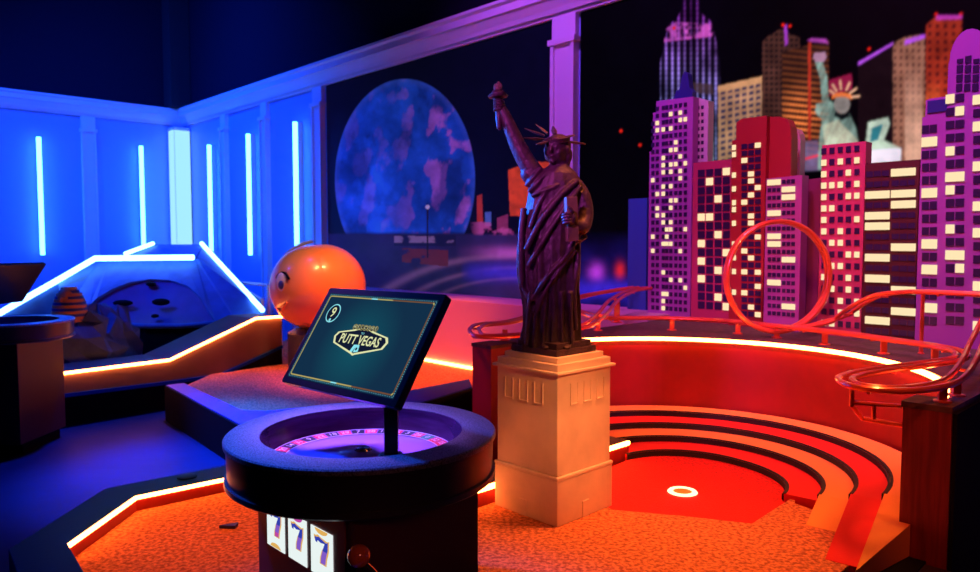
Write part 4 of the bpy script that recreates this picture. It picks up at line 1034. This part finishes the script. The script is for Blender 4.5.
# orange ball figure
ball = root('orange_ball', (bc.x, bc.y, bc.z-br_), 'big glossy orange ball with a cartoon eye, beyond the tilted screen', 'ball')
b = MB(); b.ball(bc+Vector((-.03,0,0)), br_*.98, br_, br_*.94, u=40, v=26); b.ball(bc+Vector((.05,.03,.01)), br_*.93, br_, br_*.93, u=40, v=26)
o = build('ball_shell', b, m_orange, ball)
fx = (Q(284, 284, bc.y)-bc)
def onball(px, py, lift=.004):
    d = ray(px, py); cc_ = bc+Vector((-.03,0,0)); oc2 = o_-cc_; rr = br_*.98+lift
    B_ = 2*d.dot(oc2); C_ = oc2.dot(oc2)-rr*rr; A_ = d.dot(d); D = max(0, B_*B_-4*A_*C_); return o_+d*((-B_-math.sqrt(D))/(2*A_))
p = onball(282, 282); b = MB(); b.ball(p, .055, .03, .09, u=20, v=12); build('eye_white', b, mat('eye white', (.75,.7,.8), .3), ball)
p = onball(281, 285, .035); b = MB(); b.ball(p, .026, .02, .042, u=16, v=10); build('pupil', b, m_navy, ball)
b = MB(); b.tube(smooth_path([onball(276.5,278,.02), onball(280,273.5,.02), onball(285,273,.02), onball(289,279,.02)], 5), .012, 8); build('eyebrow', b, m_black, ball)
b = MB(); b.tube(smooth_path([onball(278,308,.005), onball(281,311,.01), onball(284,306,.01), onball(287,302,.01)], 5), .012, 8); build('mouth_line', b, m_treadorg, ball)
zb_ = bc.z-br_*.94
tq, kq = rc(bc)
b = MB(); b.lathe((bc.x, bc.y, 0), [(0,0),(.30,0),(.30,zb_-.03),(.22,zb_+.02),(.0,zb_+.02)], 32); tag(build('ball_stand', b, m_border), 'round dark stand under the big orange ball', 'stand')
# crater structure
D = 9.2
cr = root('crater_obstacle', Q(150, 352, 8.3), 'blue lit angular crater obstacle edged with bright light strips, by the far corner', 'golf obstacle')
cr.location.z = 0; BASE[cr.name] = Vector(cr.location)
pl = dict(TL=Q(97,261.5,8.9), TR=Q(196,260.5,8.9), BLc=Q(127,258,10.0), BLt=Q(155,246.5,10.4), BRt=Q(203,246.5,10.4), RR=Q(265,313,8.0), FR=Q(236,322,7.9), FRi=Q(218,325,7.9), FL=Q(92,327,8.0), LL=Q(58,280,8.5), FLo=Q(62,320,8.1))
# arch opening edge
arch = [Q(x, y, d) for x, y, d in ((90,305,8.15),(97,298,8.2),(112,289,8.35),(130,282,8.5),(150,279,8.6),(170,280,8.6),(188,286,8.45),(200,297,8.25),(208,310,8.05),(216,322,7.92))]
b = MB(); top = [pl['TL'].lerp(pl['TR'], i/9) for i in range(10)]
vs = arch+top; b.add(vs, [(i, i+1, 11+i, 10+i) for i in range(9)])
b.add([pl['TL'], arch[0], pl['FLo'], pl['LL']], [(0,1,2,3)]); b.add([arch[0], pl['FL'], pl['FLo']], [(0,1,2)])
b.add([pl['TR'], pl['FR'], arch[9]], [(0,1,2)])
o = build('sloped_panel', b, m_crater, cr); sm_ = o.modifiers.new('th', 'SOLIDIFY'); sm_.thickness = .03; sm_.offset = -1
b = MB(); b.add([pl['TL'], pl['TR'], pl['BRt'], pl['BLt'], pl['BLc']], [(0,1,2,3,4)])
b.add([pl['TR'], pl['BRt'], pl['RR'], pl['FR']], [(0,1,2,3)]); o = build('top_panel', b, m_crater, cr); sm_ = o.modifiers.new('th', 'SOLIDIFY'); sm_.thickness = .03; sm_.offset = 1
# bowl
b = MB(); cb = Q(150, 318, 8.5); rings = []
front = [Q(x, y, d) for x, y, d in ((90,307,8.1),(100,316,8.0),(112,322,7.95),(128,325,7.92),(145,326,7.9),(162,326,7.9),(180,326,7.9),(195,325,7.9),(207,324,7.9),(216,323,7.9))]
nA = 10; rows = 7; vs = []
for r in range(rows+1):
    f = r/rows
    for i in range(nA):
        p = (arch[i]+Vector((0,.03,-.02))).lerp(front[i]+Vector((0,0,.0)), f); p.z -= .10*math.sin(pi*f)*math.sin(pi*(i+.5)/nA); vs.append(p)
b.add(vs, [(r*nA+i, r*nA+i+1, (r+1)*nA+i+1, (r+1)*nA+i) for r in range(rows) for i in range(nA-1)], 0, True)
build('bowl', b, m_bowl, cr)
for (x, y, rx_, rz_) in ((151,284,5,3),(161,302,9,4.5),(123,303,10,4),(155,316,3.5,2.5)):
    f = (y-281)/45.; p = Q(x, y, 8.62-.72*f-.03); b = MB(); b.ball(p, rx_*8.3/F, .05, rz_*8.3/F*.8, u=18, v=10); build('crater_spot', b, m_black, cr)
# front skirt
b = MB(); fr = [pl['FLo'], pl['FL']]+front[2:]+[pl['FR'], pl['RR']]
vs = [p-Vector((0,0,.015)) for p in fr]+[Vector((p.x, p.y, 0)) for p in fr]; n = len(fr)
b.add(vs, [(i, i+1, n+i+1, n+i) for i in range(n-1)]); o = build('skirt', b, m_black, cr); sm_ = o.modifiers.new('th', 'SOLIDIFY'); sm_.thickness = .03; sm_.offset = -1
b = MB(); b.tube(fr[1:], .028, 8); build('front_lip', b, m_crater, cr)
b = MB(); b.add([pl['LL'], pl['FLo'], Vector((pl['FLo'].x, pl['FLo'].y, 0)), Vector((pl['LL'].x, pl['LL'].y, 0))], [(0,1,2,3)]); b.add([pl['TL'], pl['LL'], Vector((pl['LL'].x, pl['LL'].y, 0)), Vector((pl['TL'].x, pl['TL'].y, 0))], [(0,1,2,3)])
o = build('side_skirt', b, m_crater, cr); sm_ = o.modifiers.new('th', 'SOLIDIFY'); sm_.thickness = .03
m_wl = emat('cool white strip', (.18,.45,1), 7)
def strip(name, *pts, r=.028):
    b = MB(); b.tube([Vector(p) for p in pts], r, 8); return build(name, b, m_wl, cr)
strip('light_strip', Q(-30,330,7.6)+Vector((0,0,0)), Q(58,280,8.45), Q(97,260,8.8)+Vector((0,-.04,.02)), Q(195,259,8.8)+Vector((0,-.04,.02)), r=.034)
strip('light_strip', Q(127,256,9.85)+Vector((0,-.05,.03)), Q(155,245.5,10.3)+Vector((0,-.05,.03))); strip('light_strip', Q(203,245.5,10.2)+Vector((0,-.05,.03)), Q(264,312.5,7.9)+Vector((0,-.05,.03)))
# left wing that carries the strip leaving the picture
wl = [Q(-30,331,7.62), Q(58,281,8.47)]
b = MB(); b.hexa([Vector((wl[0].x,wl[0].y,0)), Vector((wl[1].x,wl[1].y,0)), Vector((wl[1].x,wl[1].y+.2,0)), Vector((wl[0].x,wl[0].y+.2,0)), wl[0]-Vector((0,0,.03)), wl[1]-Vector((0,0,.03)), wl[1]+Vector((0,.2,-.03)), wl[0]+Vector((0,.2,-.03))]); build('wing_panel', b, m_crater, cr)
# ribs right of the crater
b = MB(); pts = [Q(236,284,9.3), Q(262,300,8.6)]; b.tube([pts[0], pts[1]], .02, 8); b.tube([Q(243,283,9.4), Q(268,285,9.2)], .02, 8)
b.tube([pts[1], Vector((pts[1].x, pts[1].y, 0))], .02, 8); b.tube([Q(268,285,9.2), Vector((Q(268,285,9.2).x, 9.2, 0))], .02, 8); tag(build('metal_frame', b, m_trim), 'thin pale tube frame between crater obstacle and orange ball', 'frame')
# arc hoop around the ball's back
b = MB(); pts = []
for i in range(20):
    q = math.radians(100+110*i/19); pts.append(Vector((bc.x-.02+.50*math.cos(q), bc.y+.25, bc.z+.50*math.sin(q)*.92)))
b.tube(pts, .018, 8)
b.tube([pts[-1], Vector((pts[-1].x, pts[-1].y, 0))], .018, 8); tag(build('hoop', b, m_trim), 'curved pale hoop behind the left side of the orange ball', 'hoop')
# rocks and pharaoh bust
def rock(c, r, seed, label):
    b = MB(); b.ball(c, r[0], r[1], r[2], u=14, v=9); rg = random.Random(seed)
    b.v = [tuple(Vector(c)+(Vector(v_)-Vector(c))*(1+rg.uniform(-.22,.22))) for v_ in b.v]; b.v = [(x,y,max(z,.0)) for x,y,z in b.v]; b.sm = [False]*len(b.sm)
    return tag(build('rock', b, m_rock), label, 'rock', 'rocks in front of the crater obstacle')
sx = Q(68, 314, 6.9)
rock((sx.x, sx.y+.05, .40), (.42,.34,.40), 2, 'large pale rock carrying the pharaoh bust, left of the crater')
q = Q(98, 330, 7.45); rock((q.x, q.y, q.z-.30), (.36,.28,.50), 5, 'rock leaning against the left front of the crater rim')
q = Q(118, 318, 7.6); rock((q.x, q.y, q.z-.34), (.22,.2,.40), 8, 'small pointed rock rightmost of the rocks before the crater')
ph = root('pharaoh_bust', (sx.x, sx.y, .80), 'small pharaoh bust with striped headdress on the rock, above the left roulette stand', 'bust')
b = MB(); cz = sx.z+.15
b.ball((sx.x, sx.y-.02, cz), .075, .08, .10); b.tube([(sx.x,sx.y,cz-.06),(sx.x,sx.y,cz-.16)], .05, 12); b.ball((sx.x,sx.y-.10,cz-.005), .014,.02,.02); b.ball((sx.x,sx.y-.07,cz-.09), .02,.02,.03)
for s_ in (-1,1): b.ball((sx.x+s_*.03, sx.y-.088, cz+.018), .014,.008,.008)
b.ball((sx.x, sx.y-.09, cz-.042), .022,.01,.008); b.ball((sx.x, sx.y, cz-.22), .13,.10,.10); build('face', b, m_gold, ph)
b = MB()
for i in range(12):
    f = i/11; z0_ = cz+.10-.30*f; w_ = (.085+.065*math.sin(min(1,f*1.3)*pi*.5))*(1 if f < .75 else 1-(f-.75)*.5)
    if f < .15: w_ *= .8+f
    b.lathe((sx.x, sx.y+.03, z0_), [(0,0),(w_,0),(w_*1.02,-.026),(0,-.027)], 20, mi=i%2)
build('headdress', b, [m_gold, m_navy], ph)

# ================================================================== LIGHTS
def area(name, loc, tgt, size, col, power, spread=None):
    l = bpy.data.lights.new(name, 'AREA'); l.shape = 'DISK'; l.size = size; l.color = col; l.energy = power
    if spread: l.spread = math.radians(spread)
    o = bpy.data.objects.new(name, l); COL.objects.link(o); o.location = loc
    o.rotation_euler = (Vector(tgt)-Vector(loc)).to_track_quat('-Z', 'Y').to_euler(); return o
def spot(name, loc, tgt, ang, col, power, blend=.6, r=.16):
    l = bpy.data.lights.new(name, 'SPOT'); l.spot_size = math.radians(ang); l.spot_blend = blend; l.color = col; l.energy = power; l.shadow_soft_size = r
    o = bpy.data.objects.new(name, l); COL.objects.link(o); o.location = loc
    o.rotation_euler = (Vector(tgt)-Vector(loc)).to_track_quat('-Z', 'Y').to_euler(); return o
area('blue wash left', R(4.0, 6.5, 5.9), R(1.0, 3.5, 1.6), .8, BLUE, 420, 120)
area('blue wash wall', R(3.0, 3.0, 5.9), R(1.8, 0.2, 3.0), .5, BLUE, 160, 120)
spot('blue floor spot', (-3.2, 5.6, 5.8), (-2.0, 4.8, 0), 22, (.003,.075,1), 12000, 1.0)
spot('blue border spot', (-2.2, 6.6, 5.8), (-2.3, 5.4, 0.3), 40, BLUE, 2600, 1.0)
spot('blue stand spot', (-2.0, 3.0, 3.6), (-.55, 2.2, .9), 24, (.01,.10,1), 1100, 1.0)
spot('blue statue spot', (-3.0, 4.3, 2.3), (.22, 3.2, 1.72), 17, (.01,.14,1), 2600, .9)
spot('violet column spot', R(9.6, 2.8, 5.6), R(9.0, 0, 3.2), 66, (.5,.08,1), 620, 1.0)
spot('pink ledge spot', R(8.6, 3.6, 5.6), R(8.9, 0.6, .8), 34, (1,.07,.30), 420, 1.0)
spot('pink skyline spot', R(11.3, 2.6, 5.6), R(11.6, 0.3, 2.0), 62, (1,.16,.70), 560, 1.0)
spot('violet skyline spot', R(13.2, 2.6, 5.6), R(13.2, 0.3, 2.2), 62, (.66,.16,1), 420, 1.0)
spot('red skyline spot', R(11.8, 1.5, 4.5), R(12.0, 0.4, 1.1), 60, (1,.06,.06), 120, 1.0)  # unseen spot aimed down, supplies red on the tower bases
spot('orange ball spot', (-1.0, 5.2, 4.6), tuple(bc), 20, (1,.6,.3), 260, .9)
spot('red left post fill', (-1.0, 3.0, 3.0), (-.1, 4.35, .6), 14, (1,.10,.05), 160, 1.0)  # fill added to brighten the left post
spot('warm pedestal fill', (1.0, .8, 2.4), (.30, 3.1, .72), 15, (1,.33,.10), 330, 1.0)  # added low fill, lifts the stone and the dark at its front left
spot('warm stand fill', (.3, .3, 1.7), (-.30, 1.9, .66), 17, (1,.22,.16), 14, 1.0)  # added so the dark lever knob and slot face show
spot('violet statue spot', (-1.2, .9, 3.0), (.25, 3.2, 1.75), 22, (.75,.09,.70), 460, .9)
spot('warm statue spot', (2.6, 2.4, 2.4), (.30, 3.2, 1.3), 14, (1,.35,.12), 20, .9)
spot('warm lane fill', (1.5, 3.1, 5.0), (.62, 2.95, .35), 27, (1,.25,.065), 1500, 1.0, .4)  # added overhead fill in place of a front border strip
spot('warm left lane fill', (-1.9, 3.4, 4.8), (-1.1, 2.95, .35), 19, (1,.20,.045), 900, 1.0)  # added fill for the left part of the orange carpet
spot('red pit spot', (1.0, 2.4, 4.8), (1.2, 3.9, .4), 38, (1,.06,.015), 230, 1.0, .4)
spot('coaster fill', (.6, 2.0, 4.0), (1.9, 4.3, 1.1), 44, (1,.22,.10), 320, 1.0)  # added to brighten loop and rails where the strip would reflect
spot('rear lane spot', (-.6, 5.0, 5.2), (-.95, 6.95, .3), 29, (1,.14,.022), 2600, 1.0)
spot('red post fill', (.9, .9, 3.2), (1.6, 2.75, .6), 14, (1,.12,.06), 110, .8)  # unseen accent added to lift the dark right post
spot('violet wheel fill', (-.80, 2.85, 2.5), (-.42, 2.25, .88), 20, (.42,.16,1), 1000, .8)  # unseen, added in place of a ring light inside the stand
w = bpy.data.worlds.new('dim room'); S.world = w; w.use_nodes = True; w.node_tree.nodes['Background'].inputs[0].default_value = (.002,.004,.02,1); w.node_tree.nodes['Background'].inputs[1].default_value = 1
S.view_settings.view_transform = 'Standard'; S.view_settings.look = 'None'; S.view_settings.exposure = 0; S.view_settings.gamma = 1; S.view_settings.use_curve_mapping = False
